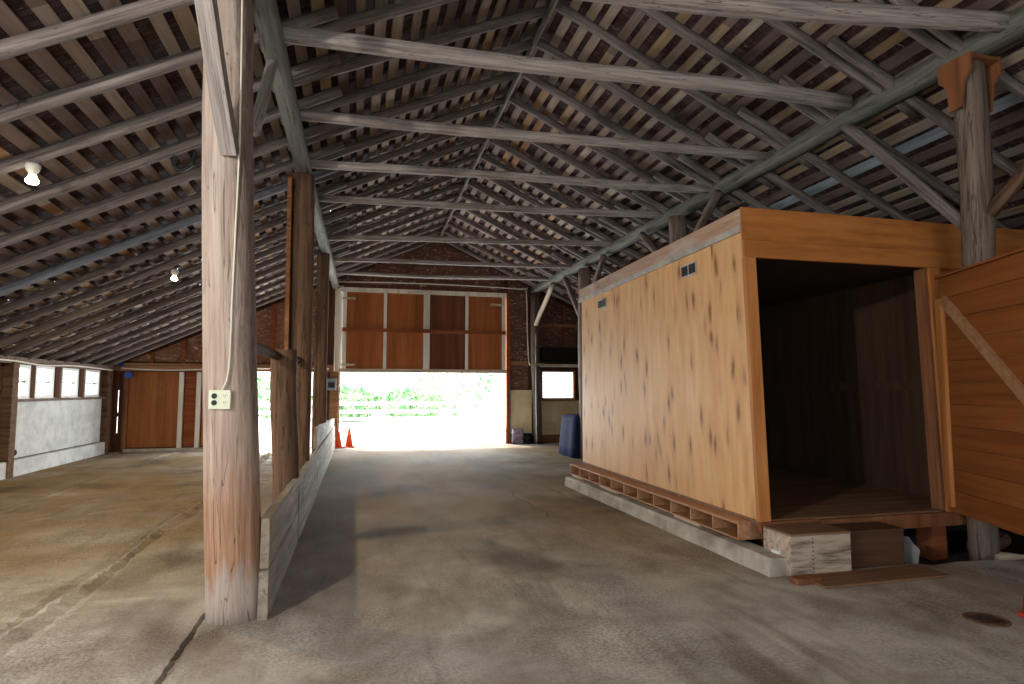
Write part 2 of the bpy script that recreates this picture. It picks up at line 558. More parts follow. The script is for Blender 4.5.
def frame_from(p0, p1, up=(0, 0, 1)):
    p0, p1 = Vector(p0), Vector(p1)
    x = (p1 - p0).normalized()
    z = Vector(up) - x * Vector(up).dot(x)
    if z.length < 1e-4:
        z = Vector((0, -1, 0))
    z.normalize()
    y = z.cross(x)
    m = Matrix((x, y, z)).transposed().to_4x4()
    m.translation = p0
    return m, (p1 - p0).length


def log_mb(L, w0, d0, w1, d1, sq=0.35, wob=0.012, bend=0.0, ns=14, nr=12, rnd=None, lump=0.05):
    """timber along local +X; width in Y, depth in Z; sq 0 = round, 1 = square"""
    rnd = rnd or R
    b = MB()
    ph = [rnd.uniform(0, 6.28) for _ in range(8)]
    rings = []
    for k in range(ns + 1):
        t = k / ns
        w = w0 + (w1 - w0) * t
        d = d0 + (d1 - d0) * t
        oy = wob * math.sin(3.1 * t * 2 + ph[0]) + wob * 0.6 * math.sin(9 * t + ph[1]) + bend * math.sin(math.pi * t)
        oz = wob * math.sin(2.6 * t * 2 + ph[2]) + wob * 0.6 * math.sin(8 * t + ph[3])
        ring = []
        for j in range(nr):
            a = 2 * math.pi * (j + 0.5) / nr
            c, s = math.cos(a), math.sin(a)
            e = 1.0 / max(abs(c), abs(s))
            rr = (1 - sq) + sq * min(e, 1.34)
            rr *= 1 + lump * math.sin(2 * a + ph[4] + 3 * t) + lump * 0.7 * math.sin(3 * a + ph[5] + 7 * t) + rnd.uniform(-lump, lump) * 0.35
            ring.append((t * L, oy + c * rr * w / 2, oz + s * rr * d / 2))
        rings.append(ring)
    b.rings(rings)
    return b


def timber(name, p0, p1, w, d, mat, label=None, cat=None, group=None, parent=None, up=(0, 0, 1), w1=None, d1=None, smooth=True, **kw):
    m, L = frame_from(p0, p1, up)
    b = log_mb(L, w, d, w1 or w, d1 or d, **kw)
    o = b.build(name, mat, smooth=smooth)
    o.matrix_world = m
    if parent:
        o.parent = parent
        o.matrix_parent_inverse = parent.matrix_basis.inverted()
    if label:
        tag(o, label, cat, group)
    return o


def plank(name, p0, p1, w, t, mat, parent=None, up=(0, 0, 1), bevel=0.004):
    """sawn board between two points, width across, thickness along 'up'"""
    m, L = frame_from(p0, p1, up)
    o = MB().box(0, L, -w / 2, w / 2, -t / 2, t / 2).build(name, mat, bevel=bevel)
    o.matrix_world = m
    if parent:
        o.parent = parent
        o.matrix_parent_inverse = parent.matrix_basis.inverted()
    return o


def ordinal(k):
    return ['first', 'second', 'third', 'fourth', 'fifth', 'sixth', 'seventh', 'eighth', 'ninth', 'tenth', 'eleventh', 'twelfth', 'thirteenth',
            'fourteenth', 'fifteenth', 'sixteenth', 'seventeenth', 'eighteenth', 'nineteenth', 'twentieth', 'twenty-first', 'twenty-second'][k]


# ------------------------------------------------------------------ building dimensions
YB = 17.0            # inside face of the back wall
YF = -3.5            # front of the barn
XL, XR = -5.9, 10.1  # side walls
XM = 2.1             # ridge
ZE = 2.05            # eave


def zridge(y):
    return 6.0 - 0.024 * (y - 6.45)


def roofz(x, y):
    return ZE + (zridge(y) - ZE) * (1 - abs(x - XM) / 8.0)


# ------------------------------------------------------------------ floor
xs = [(-6.4, 0), (-4.32, 0), (-4.31, -0.05), (-4.25, -0.06), (-4.23, 0.014), (-4.16, 0.0), (-2.14, 0.0), (-2.08, -0.018), (-2.02, 0.012), (-1.94, -0.025),
      (-1.88, 0.0), (-0.985, 0.0), (-0.97, -0.03), (-0.94, -0.03), (-0.925, 0.0), (0.2, 0.0), (1.2, 0.0), (2.2, 0.0), (3.42, 0.0)]
b = MB()
ny = 420
grid = []
rf = random.Random(3)
for k in range(ny + 1):
    y = YF + (YB + 0.25 - YF) * k / ny
    row = []
    for i, (x, z) in enumerate(xs):
        rough = 1.0 if 6 <= i <= 10 else 0.0
        small = 1.0 if (1 <= i <= 5 or 11 <= i <= 14) else 0.0
        jx = (rf.uniform(-0.018, 0.018) + 0.03 * math.sin(y * 2.1 + i)) * rough + rf.uniform(-0.006, 0.006) * small
        jz = rf.uniform(-0.014, 0.018) * rough * (1 if 7 <= i <= 9 else 0.4) + rf.uniform(-0.006, 0.006) * small * (z != 0)
        zz = z
        if 11 <= i <= 14 and y > 4.7:
            zz = 0.0
        row.append(len(b.v))
        b.v.append((x + jx, y, zz + jz))
    grid.append(row)
for k in range(ny):
    for i in range(len(xs) - 1):
        b.f.append((grid[k][i], grid[k][i + 1], grid[k + 1][i + 1], grid[k + 1][i]))
# right-hand slab in front of the shed, with a broken back edge
e0 = [(3.42 + 0.28 * i, 4.62 + rf.uniform(-0.06, 0.06) - (0.25 if i > 4 else 0)) for i in range(26)]
for i in range(25):
    (xa, ya), (xb, yb) = e0[i], e0[i + 1]
    b.quad((xa, YF, 0), (xb, YF, 0), (xb, yb, 0), (xa, ya, 0))
    b.quad((xa, ya, 0), (xb, yb, 0), (xb, yb + 0.03, -0.2), (xa, ya + 0.03, -0.2))
b.quad((3.42, 9.6, 0), (10.4, 9.6, 0), (10.4, YB + 0.25, 0), (3.42, YB + 0.25, 0))
b.quad((3.42, 9.6, 0), (10.4, 9.6, 0), (10.4, 9.6, -0.2), (3.42, 9.6, -0.2))
b.quad((3.42, 4.5, 0), (3.42, 9.6, 0), (3.42, 9.6, -0.2), (3.42, 4.5, -0.2))
floor = tag(b.build('floor', M['floor']), kind='structure')
# dirt under the shed
b = MB()
for i in range(28):
    for j in range(22):
        pass
gx, gy = 30, 22
vv = [[(3.4 + 7.0 * i / gx, 4.2 + 5.5 * j / gy, -0.14 + rf.uniform(-0.03, 0.03)) for j in range(gy + 1)] for i in range(gx + 1)]
for i in range(gx):
    for j in range(gy):
        b.quad(vv[i][j], vv[i + 1][j], vv[i + 1][j + 1], vv[i][j + 1])
tag(b.build('ground', M['dirt']), kind='structure')
# outside
b = MB()
b.quad((-60, YB + 0.24, -0.02), (70, YB + 0.24, -0.02), (70, 90, -0.02), (-60, 90, -0.02))
b.quad((-60, -40, -0.02), (XL - 0.14, -40, -0.02), (XL - 0.14, YB + 0.24, -0.02), (-60, YB + 0.24, -0.02))
b.quad((XL - 0.14, -40, -0.02), (70, -40, -0.02), (70, YF, -0.02), (XL - 0.14, YF, -0.02))
tag(b.build('ground', M['gravel']), kind='structure')
# crack in the aisle floor
b = MB()
cp = [(2.23, 8.9), (2.16, 8.5), (2.24, 8.05), (2.2, 7.6), (2.28, 7.35), (2.2, 7.1)]
for (xa, ya), (xb, yb) in zip(cp, cp[1:]):
    b.v += [(xa - 0.012, ya, 0.003), (xa + 0.01, ya, 0.003), (xb + 0.01, yb, 0.003), (xb - 0.012, yb, 0.003)]
    b.f.append(tuple(range(len(b.v) - 4, len(b.v))))
b.build('crack', M['rust'], floor)

# ------------------------------------------------------------------ roof
b = MB()
rr = random.Random(5)
DK = 0.115
NR = 44
PALE = 20
for side in (-1, 1):
    for k in range(NR):
        s0, s1 = k / NR, (k + 1) / NR
        cuts = []
        if side < 0 and k > 12 and rr.random() < 0.8:
            for _ in range(rr.randint(1, 3)):
                y = rr.uniform(8.5, 16.5)
                cuts.append((y, y + rr.uniform(0.015, 0.04)))
        cuts.sort()
        ys = [YF - 0.4]
        for c0, c1 in cuts:
            if c0 > ys[-1] + 0.05:
                ys += [c0, c1]
        ys.append(YB + 0.35)
        def P(s, y, dz=DK):
            x = XM + side * 8.35 * s
            return (x, y, roofz(x, y) + dz)
        for i in range(0, len(ys) - 1):
            if i % 2 == 1:      # a missing sliver of shingle: only part of the course is open
                sm = s0 + (s1 - s0) * 0.88
                b.quad(P(s0, ys[i]), P(sm, ys[i]), P(sm, ys[i + 1]), P(s0, ys[i + 1]))
                continue
            b.quad(P(s0, ys[i]), P(s1, ys[i]), P(s1, ys[i + 1]), P(s0, ys[i + 1]))
ceiling = tag(b.build('ceiling', M['shingle']), kind='structure')
for side in (-1, 1):
    for k in range(NR):
        s = (k + 0.45) / NR * 1.0 + rr.uniform(-0.002, 0.002)
        x = XM + side * 8.25 * s
        p0 = Vector((x, YF - 0.3, roofz(x, YF - 0.3) + 0.085))
        p1 = Vector((x + rr.uniform(-0.03, 0.03), YB + 0.3, roofz(x, YB + 0.3) + 0.085))
        w = rr.uniform(0.095, 0.13)
        nrm = Vector((side * (zridge(8) - ZE) / 8.0, 0, 1)).normalized()
        o = plank('roof_board', p0, p1, w, 0.022, M['pale_board'] if (side > 0 and k == PALE) else M['roof_board'], ceiling, up=nrm, bevel=0)

# rafters
rafter_y = [4.72 + 0.735 * k for k in range(-3, 17)]
rl = random.Random(21)
EL = []


def rafter(x0, x1, y0, y1, mat, label, grp, w=0.092, d=0.118):
    p0 = Vector((x0, y0, roofz(x0, y0)))
    p1 = Vector((x1, y1, roofz(x1, y1)))
    return timber('pole_rafter', p0, p1, w * rl.uniform(0.92, 1.1), d, mat, label, 'rafter', grp, w1=w * 0.92, d1=d * 0.9, sq=0.55, wob=0.006,
                  ns=12, nr=10, rnd=rl)


for k, y in enumerate(rafter_y):
    if y > 16.75:
        continue
    mat = M['rafter']
    if k >= 3:
        lab = 'grey pole rafter on the low left slope, %s from the front' % ordinal(k - 3)
        if abs(y - 9.13) < 0.1:
            mat = M['rafter_pale']
            lab = 'blue-grey painted pole rafter on the low left slope, mid way back'
        rafter(-6.0, -0.25, y + rl.uniform(-0.03, 0.03), y + rl.uniform(-0.03, 0.03), mat, lab, 'rafters of the left slope')
    if k >= 3:
        yy = y + 0.16
        rafter(-0.2 - 0.8 + 0.1, XM - 0.02, yy + 0.0 + rl.uniform(-.03, .03), yy + 0.28 + rl.uniform(-.04, .04), M['rafter'],
               'grey pole rafter rising left of the ridge, %s from the front' % ordinal(k - 3), 'rafters left of the ridge')
    yr = y + 0.24
    if k >= 2:
        rafter(5.5, XM + 0.02, yr + rl.uniform(-.03, .03), yr + 0.12 + rl.uniform(-.04, .04), M['rafter'],
               'grey pole rafter falling right of the ridge, %s from the front' % ordinal(k - 2), 'rafters right of the ridge')
        rafter(10.2, 4.4, yr - 0.14 + rl.uniform(-.03, .03), yr - 0.14 + rl.uniform(-.03, .03), M['rafter'],
               'dim grey pole rafter over the shed side, %s from the front' % ordinal(k - 2), 'rafters over the shed')
timber('ridge_board', (XM, 3.5, zridge(3.5) - 0.06), (XM, YB, zridge(YB) - 0.06), 0.035, 0.11, M['rafter'],
       'long straight ridge board where the two roof slopes meet', 'ridge board', sq=1.0, wob=0.004, lump=0.01, ns=20, smooth=False)

# ------------------------------------------------------------------ plates, posts, ties, braces
zp = lambda y: 4.44 - 0.009 * y
PLX, PRX = -0.68, 4.9
timber('plate_beam', (-0.79, 2.6, zp(2.6)), (-0.63, YB - 0.02, zp(YB)), 0.17, 0.2, M['plate'],
       'long grey-green hewn beam on top of the left row of log posts', 'beam', sq=0.9, wob=0.015, ns=24, lump=0.015)
timber('plate_beam', (5.25, 2.2, 4.51), (4.87, YB - 0.02, 4.35), 0.19, 0.19, M['plate'],
       'long grey-green hewn beam running above the plywood shed', 'beam', sq=0.9, wob=0.012, ns=24, lump=0.015)

ties = [((-0.86, 5.33, 4.52), (4.98, 5.26, 4.54), 'thick silvery tie log, nearest of those crossing the whole roof'),
        ((-0.8, 6.88, 4.5), (5.1, 6.68, 4.49), 'silvery tie log crossing the roof, next behind the nearest full one'),
        ((-0.78, 8.34, 4.48), (5.1, 8.0, 4.49), 'tie log crossing the roof, third full one back'),
        ((-0.78, 9.82, 4.47), (5.1, 9.4, 4.48), 'darker tie log crossing the roof, fourth full one back'),
        ((-0.78, 12.3, 4.45), (5.1, 11.4, 4.46), 'tie log crossing the roof, fifth full one back'),
        ((-0.78, 14.3, 4.43), (5.1, 13.7, 4.44), 'thin tie log, last but one before the back wall'),
        ((-0.78, 15.9, 4.42), (5.1, 15.4, 4.43), 'thin tie log nearest the back wall above the big door')]
for i, (a, c, lab) in enumerate(ties):
    d = [0.14, 0.11, 0.105, 0.105, 0.1, 0.09, 0.09][i]
    timber('tie_log', a, c, d, d * 1.05, M['tie'], lab, 'tie log', 'tie logs across the roof', sq=0.3, wob=0.012, ns=20)
timber('tie_log', (-0.88, 4.42, 4.5), (5.25, 3.73, 4.53), 0.14, 0.15, M['tie'],
       'tie log cut by the top edge, resting over the orange-bracketed post', 'tie log', 'tie logs across the roof', sq=0.3, wob=0.02, ns=20)

# left row
timber('log_post', (-0.775, 4.55, -0.03), (-0.955, 4.55, zp(4.6) - 0.1), 0.355, 0.355, M['big_post'],
       'large peeled log post in front with an outlet on it', 'post', up=(0, -1, 0), w1=0.325, d1=0.325, sq=0.12, wob=0.012, ns=30, nr=28, lump=0.02)
timber('log_post', (-0.66, 6.55, -0.02), (-0.735, 6.6, 1.9), 0.25, 0.25, M['post_brown'],
       'short brown log post ending at head height behind the plank barrier', 'post', up=(0, -1, 0), sq=0.05, wob=0.006, ns=14, nr=16, lump=0.015)
p3 = timber('log_post', (-0.70, 8.2, -0.02), (-0.73, 8.2, zp(8.2) - 0.1), 0.27, 0.27, M['post_brown'],
            'tall reddish-brown squared post behind the short log post', 'post', up=(0, -1, 0), sq=0.75, wob=0.012, ns=20, nr=16, lump=0.02)
plank('side_board', (-0.85, 8.08, 0.1), (-0.88, 8.08, zp(8.2) - 0.2), 0.2, 0.05, M['stud'], p3, up=(-1, 0, 0))
timber('log_post', (-0.74, 12.8, -0.02), (-0.72, 12.8, zp(12.8) - 0.1), 0.25, 0.25, M['post_brown'],
       'far dark brown post of the left row, by the end of the barrier', 'post', up=(0, -1, 0), sq=0.6, wob=0.012, ns=20, nr=16, lump=0.02)
timber('log_rail', (-0.82, 4.70, 1.84), (-0.72, 8.08, 1.86), 0.08, 0.085, M['wall_board'],
       'dark horizontal log rail joining the big post to the short one', 'rail', sq=0.2, wob=0.02, bend=0.03)
# right row
timber('log_post', (5.72, 4.65, -0.16), (5.15, 4.07, zp(4) - 0.04), 0.225, 0.225, M['post_dark'],
       'grey log post with orange plywood brackets, standing before the shed door', 'post', up=(0, -1, 0), sq=0.3, wob=0.015, ns=24, nr=18, lump=0.03)
timber('log_post', (4.92, 8.75, 3.2), (4.92, 8.75, zp(8.75) - 0.1), 0.26, 0.26, M['post_dark'],
       'post rising above the middle of the shed roof', 'post', up=(0, -1, 0), sq=0.5, wob=0.008, ns=8, nr=14)
timber('log_post', (4.9, 12.9, -0.02), (4.9, 12.9, zp(12.9) - 0.1), 0.26, 0.26, M['post_dark'],
       'post beyond the far end of the shed, under the long beam', 'post', up=(0, -1, 0), sq=0.5, wob=0.012, ns=16, nr=14)
timber('log_post', (4.93, 16.8, -0.02), (4.86, 16.8, zp(16.8) - 0.08), 0.24, 0.24, M['post_dark'],
       'slim post at the back wall between the big door and the window', 'post', up=(0, -1, 0), sq=0.4, wob=0.012, ns=16, nr=14)

bt = random.Random(9)


def brace(p0, p1, mat, label, w=0.1, d=0.1, sq=0.8):
    return timber('brace', p0, p1, w, d, mat, label, 'brace', 'diagonal braces', sq=sq, wob=0.003, ns=8, nr=12 if sq < 1 else 4, rnd=bt, lump=0.02 if sq < 1 else 0.0, smooth=sq < 1)


brace((-0.865, 4.36, 3.08), (-0.985, 3.55, 4.36), M['tie'], 'pale sawn brace on the front of the big outlet post', 0.11, 0.09, 1.0)
brace((-0.78, 4.72, 3.4), (-0.76, 5.45, 4.34), M['tie'], 'short grey brace right of the big outlet post top', 0.09, 0.09, 0.4)
brace((-0.70, 8.32, 3.35), (-0.68, 9.3, 4.28), M['pale_lumber'], 'thin pale brace behind the tall reddish-brown post', 0.07, 0.08)
brace((5.34, 4.32, 2.98), (5.14, 5.45, 4.38), M['rafter'], 'grey brace sloping left from the orange-bracketed post', 0.1, 0.11, 0.4)
brace((5.36, 4.12, 3.05), (5.42, 3.1, 3.95), M['post_brown'], 'brown brace at the right edge by the orange-bracketed post', 0.11, 0.11, 0.3)
brace((4.9, 8.6, 3.5), (4.9, 7.55, 4.3), M['post_dark'], 'dark brace on the near side of the post above the shed', 0.1, 0.1)
brace((4.9, 8.9, 3.4), (4.9, 10.0, 4.3), M['post_dark'], 'dark brace on the far side of the post above the shed', 0.1, 0.1)
brace((4.88, 12.76, 3.3), (4.88, 11.7, 4.27), M['post_dark'], 'dark brace on the near side of the post beyond the shed', 0.1, 0.1)
brace((4.88, 13.04, 3.1), (4.88, 14.2, 4.25), M['post_dark'], 'dark brace on the far side of the post beyond the shed', 0.1, 0.1)
brace((4.85, 16.65, 3.35), (4.86, 15.1, 4.25), M['pale_lumber'], 'pale brace below the far end of the shed-side beam', 0.1, 0.1)

# orange plywood brackets on the right post
g = empty('post_bracket', (5.19, 4.1, 3.86))
tag(g, 'pair of orange plywood gusset plates at the top of the shed post', 'bracket')
for s, nm in ((-1, 'gusset_plate'), (1, 'gusset_plate')):
    bm_ = MB()
    prof = [(-0.05, 0.08), (0.06, 0.08), (0.08, 0.3), (0.15, 0.38), (0.15, 0.53), (-0.15, 0.53), (-0.15, 0.38), (-0.08, 0.3)]
    r0 = [(s * 0.15, px, pz) for px, pz in prof]
    r1 = [(s * 0.175, px, pz) for px, pz in prof]
    bm_.rings([r0, r1])
    bm_.build(nm, M['bracket'], g)
MB().box(-0.14, 0.14, -0.16, 0.16, 0.48, 0.51).build('bearing_block', M['bracket'], g)

# ------------------------------------------------------------------ back wall
# openings: left doorway (-2.6..-1.3, 0..2.0), big door (-0.47..4.08, 0..4.2), window (5.1..6.15, 1.25..2.05)
b = MB()
def gable(b, xa, xb, z0, y0, y1):
    n = max(2, int((xb - xa) / 0.5))
    for i in range(n):
        a, c = xa + (xb - xa) * i / n, xa + (xb - xa) * (i + 1) / n
        za, zc = roofz(a, YB) + 0.1, roofz(c, YB) + 0.1
        v0 = len(b.v)
        b.v += [(a, y0, z0), (c, y0, z0), (c, y0, zc), (a, y0, za), (a, y1, z0), (c, y1, z0), (c, y1, zc), (a, y1, za)]
        b.f += [tuple(v0 + k for k in q) for q in ((0, 1, 2, 3), (7, 6, 5, 4), (0, 4, 5, 1), (3, 2, 6, 7))]
        if i == 0:
            b.f.append(tuple(v0 + k for k in (0, 3, 7, 4)))
        if i == n - 1:
            b.f.append(tuple(v0 + k for k in (1, 5, 6, 2)))
Y0, Y1 = YB, YB + 0.06
gable(b, -6.0, -5.71, -0.05, Y0, Y1)
gable(b, -5.71, -5.68, 1.5, Y0, Y1)
b.box(-5.71, -5.68, Y0, Y1, -0.05, 0.45)
b.box(-5.71, -5.68, Y0, Y1, 0.85, 0.95)
gable(b, -5.68, -2.75, -0.05, Y0, Y1)
gable(b, -2.75, -1.15, 2.0, Y0, Y1)
gable(b, -1.15, -0.47, -0.05, Y0, Y1)
gable(b, -0.47, 4.08, 4.2, Y0, Y1)
gable(b, 4.08, 5.1, -0.05, Y0, Y1)
b.box(5.1, 6.15, Y0, Y1, -0.05, 1.25)
gable(b, 5.1, 6.15, 2.05, Y0, Y1)
gable(b, 6.15, 10.2, -0.05, Y0, Y1)
wall_back = tag(b.build('wall_back', M['wall_board']), kind='structure')


def wpart(name, mat, *bx, bevel=0.0):
    bb = MB()
    for q in bx:
        bb.box(*q)
    return bb.build(name, mat, wall_back, bevel=bevel)


# left bay: brown plywood with studs, sill and header
wpart('plywood_panel', M['brown_ply'], (-5.45, -4.35, YB - 0.03, YB, 0.1, 1.95))
wpart('plywood_panel', M['red_lumber'], (-4.2, -3.95, YB - 0.03, YB, 0.1, 1.95))
wpart('plywood_panel', M['brown_ply'], (-3.8, -2.8, YB - 0.03, YB, 0.1, 1.95))
for x, m in ((-5.85, 'stud'), (-5.5, 'stud'), (-4.28, 'batten'), (-3.88, 'batten'), (-3.3, 'red_lumber'), (-2.79, 'stud'), (-1.1, 'stud')):
    wpart('stud', M[m], (x - 0.05, x + 0.05, YB - 0.1, YB - 0.005, 0.06, 1.95), bevel=0.004)
wpart('sill_board', M['curb'], (-5.5, -2.8, YB - 0.12, YB, 0.0, 0.07), bevel=0.004)
wpart('header_board', M['studx'], (-5.9, -0.6, YB - 0.13, YB - 0.005, 1.97, 2.16), bevel=0.004)
# foil between studs above the header
bb = MB()
for xa, xb in ((-5.6, -5.0), (-4.92, -4.3), (-4.22, -3.6), (-3.52, -2.9), (-2.82, -2.2), (-2.12, -1.5), (-1.42, -0.85)):
    za, zb = roofz(xa, YB) - 0.06, roofz(xb, YB) - 0.06
    if za < 2.22:
        za = 2.22
    v0 = len(bb.v)
    bb.v += [(xa, YB - 0.04, 2.2), (xb, YB - 0.04, 2.2), (xb, YB - 0.04, zb), (xa, YB - 0.04, za)]
    bb.f.append((v0, v0 + 1, v0 + 2, v0 + 3))
bb.build('foil_insulation', M['foil'], wall_back)
for x in (-4.96, -4.26, -3.56, -2.86, -2.16, -1.46):
    wpart('stud', M['red_lumber'], (x - 0.04, x + 0.04, YB - 0.09, YB - 0.005, 2.16, roofz(x, YB) - 0.05))
bb = MB()
for xa, xb in ((-0.75, 0.4), (0.46, 1.6), (1.66, 2.8), (2.86, 4.0), (4.12, 4.72), (5.0, 5.75), (5.8, 7.2), (7.26, 9.4)):
    n = 4
    z0 = 4.36 if xb < 4.05 else (1.52 if xa < 4.9 else 2.7)
    for i in range(n):
        a, c = xa + (xb - xa) * i / n, xa + (xb - xa) * (i + 1) / n
        za, zc = max(z0, roofz(a, YB) - 0.06), max(z0, roofz(c, YB) - 0.06)
        v0 = len(bb.v)
        bb.v += [(a, YB - 0.03, z0), (c, YB - 0.03, z0), (c, YB - 0.03, zc), (a, YB - 0.03, za)]
        bb.f.append((v0, v0 + 1, v0 + 2, v0 + 3))
bb.build('foil_backing', M['foil_dark'], wall_back)
for x in (0.43, 1.63, 2.83):
    wpart('stud', M['stud'], (x - 0.03, x + 0.03, YB - 0.07, YB - 0.005, 4.36, roofz(x, YB) - 0.05))
for x in (5.8, 7.23):
    wpart('stud', M['stud'], (x - 0.03, x + 0.03, YB - 0.07, YB - 0.005, 2.7, roofz(x, YB) - 0.05))
wpart('girt', M['studx'], (4.12, 4.75, YB - 0.08, YB - 0.005, 2.2, 2.32))
wpart('girt', M['studx'], (4.98, 9.9, YB - 0.08, YB - 0.005, 3.32, 3.4))
wpart('jamb', M['red_lumber'], (4.06, 4.17, YB - 0.12, YB + 0.06, 0.0, 4.25), bevel=0.004)
wpart('jamb', M['batten'], (-0.62, -0.42, YB - 0.02, YB + 0.06, 1.98, 4.3), bevel=0.004)
wpart('jamb', M['studx'], (-0.72, -0.5, YB - 0.1, YB + 0.06, 0.0, 1.98), bevel=0.004)
wpart('lower_panel', M['cream'], (4.17, 4.82, YB - 0.03, YB, 0.28, 1.5), bevel=0.003)
wpart('lower_panel', M['cream'], (5.0, 5.62, YB - 0.03, YB, 0.22, 1.2), (5.63, 8.5, YB - 0.025, YB, 0.22, 1.2), bevel=0.003)
wpart('base_board', M['black'], (4.17, 4.82, YB - 0.06, YB, 0.0, 0.28))
wpart('base_board', M['studx'], (5.0, 8.5, YB - 0.08, YB, 0.0, 0.2))

# black board over the window
t = tag(MB().box(4.98, 8.2, YB - 0.13, YB - 0.09, 2.3, 2.72).build('black_board', M['black'], bevel=0.004),
        'wide black board fixed on the back wall above the window', 'board')
# shelf strip under it
wpart('ledge', M['batten'], (4.98, 8.2, YB - 0.14, YB - 0.01, 2.16, 2.24), bevel=0.003)


# windows ------------------------------------------------------------
def window(n, origin, ux, w, h, bars, frame_m, bar_m):
    """frame, muntins and pane in the plane spanned by ux and z, at origin (lower corner)"""
    r = empty('window_%d' % n, origin)
    r['kind'] = 'structure'
    def bxs(bb, a0, a1, z0, z1, t0, t1):
        if ux == 'x':
            bb.box(a0, a1, t0, t1, z0, z1)
        else:
            bb.box(-t1, -t0, a0, a1, z0, z1)
    f = 0.045
    bb = MB()
    for q in ((-f, w + f, -f, 0.005), (-f, w + f, h - 0.005, h + f), (-f, 0.005, 0.0, h), (w - 0.005, w + f, 0.0, h)):
        bxs(bb, *q, -0.05, 0.07)
    bb.build('frame', frame_m, r, bevel=0.003)
    bb = MB()
    for kind, p in bars:
        if kind == 'h':
            bxs(bb, 0, w, p * h - 0.012, p * h + 0.012, 0.012, 0.04)
        else:
            bxs(bb, p * w - 0.012, p * w + 0.012, 0, h, 0.012, 0.04)
    if bars:
        bb.build('glazing_bar', bar_m, r)
    bb = MB()
    bxs(bb, 0, w, 0, h, 0.022, 0.028)
    bb.build('pane', M['glass'], r)
    bb = MB()
    bxs(bb, -f - 0.03, w + f + 0.03, -f - 0.04, -f, -0.1, 0.02)
    bb.build('sill', frame_m, r, bevel=0.003)
    return r


window(5, (5.14, YB, 1.27), 'x', 0.95, 0.75, [], M['studx'], M['stud'])

# overhead door of the back doorway ------------------------------------
d1 = empty('door_1', (1.8, YB - 0.1, 1.97))
d1['kind'] = 'structure'
bb = MB().box(-2.3, 2.3, 0.0, 0.06, 0.0, 0.1)
bb.build('bottom_rail', M['pale_lumber'], d1, bevel=0.004)
MB().box(-2.3, 2.3, 0.0, 0.06, 2.16, 2.28).build('top_rail', M['batten'], d1, bevel=0.004)
MB().box(-2.24, 2.24, -0.03, 0.04, 1.09, 1.19).build('middle_rail', M['red_lumber'], d1, bevel=0.004)
cols_x = [-2.18, -1.12, 0.0, 1.12, 2.18]
cw = [0.1, 0.085, 0.17, 0.085, 0.1]
for i in range(4):
    for (z0, z1) in ((0.08, 1.1), (1.18, 2.18)):
        MB().box(cols_x[i] + cw[i] / 2 - 0.02, cols_x[i + 1] - cw[i + 1] / 2 + 0.02, 0.035, 0.055, z0, z1).build(
            'panel', M['door_ply_dark'] if i == 2 else M['door_ply'], d1)
for x, w in zip(cols_x, cw):
    for (z0, z1) in ((0.1, 1.09), (1.19, 2.16)):
        MB().box(x - w / 2, x + w / 2, 0.0, 0.05, z0, z1).build('batten', M['batten'], d1, bevel=0.003)
for x, z in ((-2.05, 1.98), (2.0, 1.94), (-2.05, 0.2)):
    MB().box(x - 0.2, x + 0.15, -0.012, 0.03, z - 0.03, z + 0.03).build('strap', M['pale_lumber'], d1, bevel=0.003)

# ------------------------------------------------------------------ left wall
b = MB()
wy = [(12.56, 13.12), (13.4, 14.04), (14.46, 15.14), (15.56, 16.26)]
zs0, zs1 = 1.39, 1.91
x0, x1 = XL - 0.05, XL
b.box(x0, x1, 6.2, YB, -0.1, zs0)
b.box(x0, x1, YF, YB, zs1, 2.1)
py = 6.2
for a, c in wy:
    b.box(x0, x1, py, a, zs0, zs1)
    py = c
b.box(x0, x1, py, YB + 0.06, zs0, zs1)
wall_left = tag(b.build('wall_left', M['post_brown']), kind='structure')
for i, (a, c) in enumerate(wy):
    window(i + 1, (XL - 0.01, a, zs0), 'y', c - a, zs1 - zs0, [('h', 0.5)], M['white_paint'], M['panel_grey'])
MB().box(XL, XL + 0.05, 12.5, 16.45, 0.3, 1.3).build('whitewashed_panel', M['whitewash'], wall_left, bevel=0.004)
MB().box(XL, XL + 0.14, 6.2, 16.6, -0.02, 0.28).build('concrete_base', M['whitewash'], wall_left, bevel=0.02)
MB().box(XL, XL + 0.1, 12.4, 16.6, 1.29, 1.34).build('ledge', M['post_dark'], wall_left, bevel=0.004)
for y in (12.42, 16.62):
    MB().box(XL, XL + 0.16, y - 0.1, y + 0.1, 0.0, 2.0).build('wall_post', M['post_brown'], wall_left, bevel=0.01)
for y in (13.24, 14.24, 15.34):
    MB().box(XL, XL + 0.04, y - 0.1, y + 0.1, 1.34, 1.95).build('stud', M['wall_board'], wall_left, bevel=0.005)
MB().box(XL, XL + 0.14, 6.2, YB, 1.96, 2.08).build('eave_beam', M['post_dark'], wall_left, bevel=0.01)
MB().lathe([(0.045, 0), (0.055, 0.02), (0.03, 0.04)], n=12).build('cable_hole', M['black'], wall_left).matrix_world = (
    Matrix.Translation((XL + 0.05, 12.72, 0.4)) @ Matrix.Rotation(math.pi / 2, 4, 'Y'))

b = MB().box(XR, XR + 0.12, YF, YB + 0.06, -0.2, 2.1)
tag(b.build('wall_right', M['wall_board']), kind='structure')
# front wall with its open doorway, behind the camera
b = MB()
def gable_f(b, xa, xb, z0):
    n = 6
    for i in range(n):
        a, c = xa + (xb - xa) * i / n, xa + (xb - xa) * (i + 1) / n
        b.quad((a, YF, z0), (c, YF, z0), (c, YF, roofz(c, YF) + 0.1), (a, YF, roofz(a, YF) + 0.1))
gable_f(b, -6.0, -1.6, -0.05)
gable_f(b, -1.6, XM, 3.3)
gable_f(b, XM, 3.6, 3.3)
gable_f(b, 3.6, 10.2, -0.05)
tag(b.build('wall_front', M['wall_board']), kind='structure')

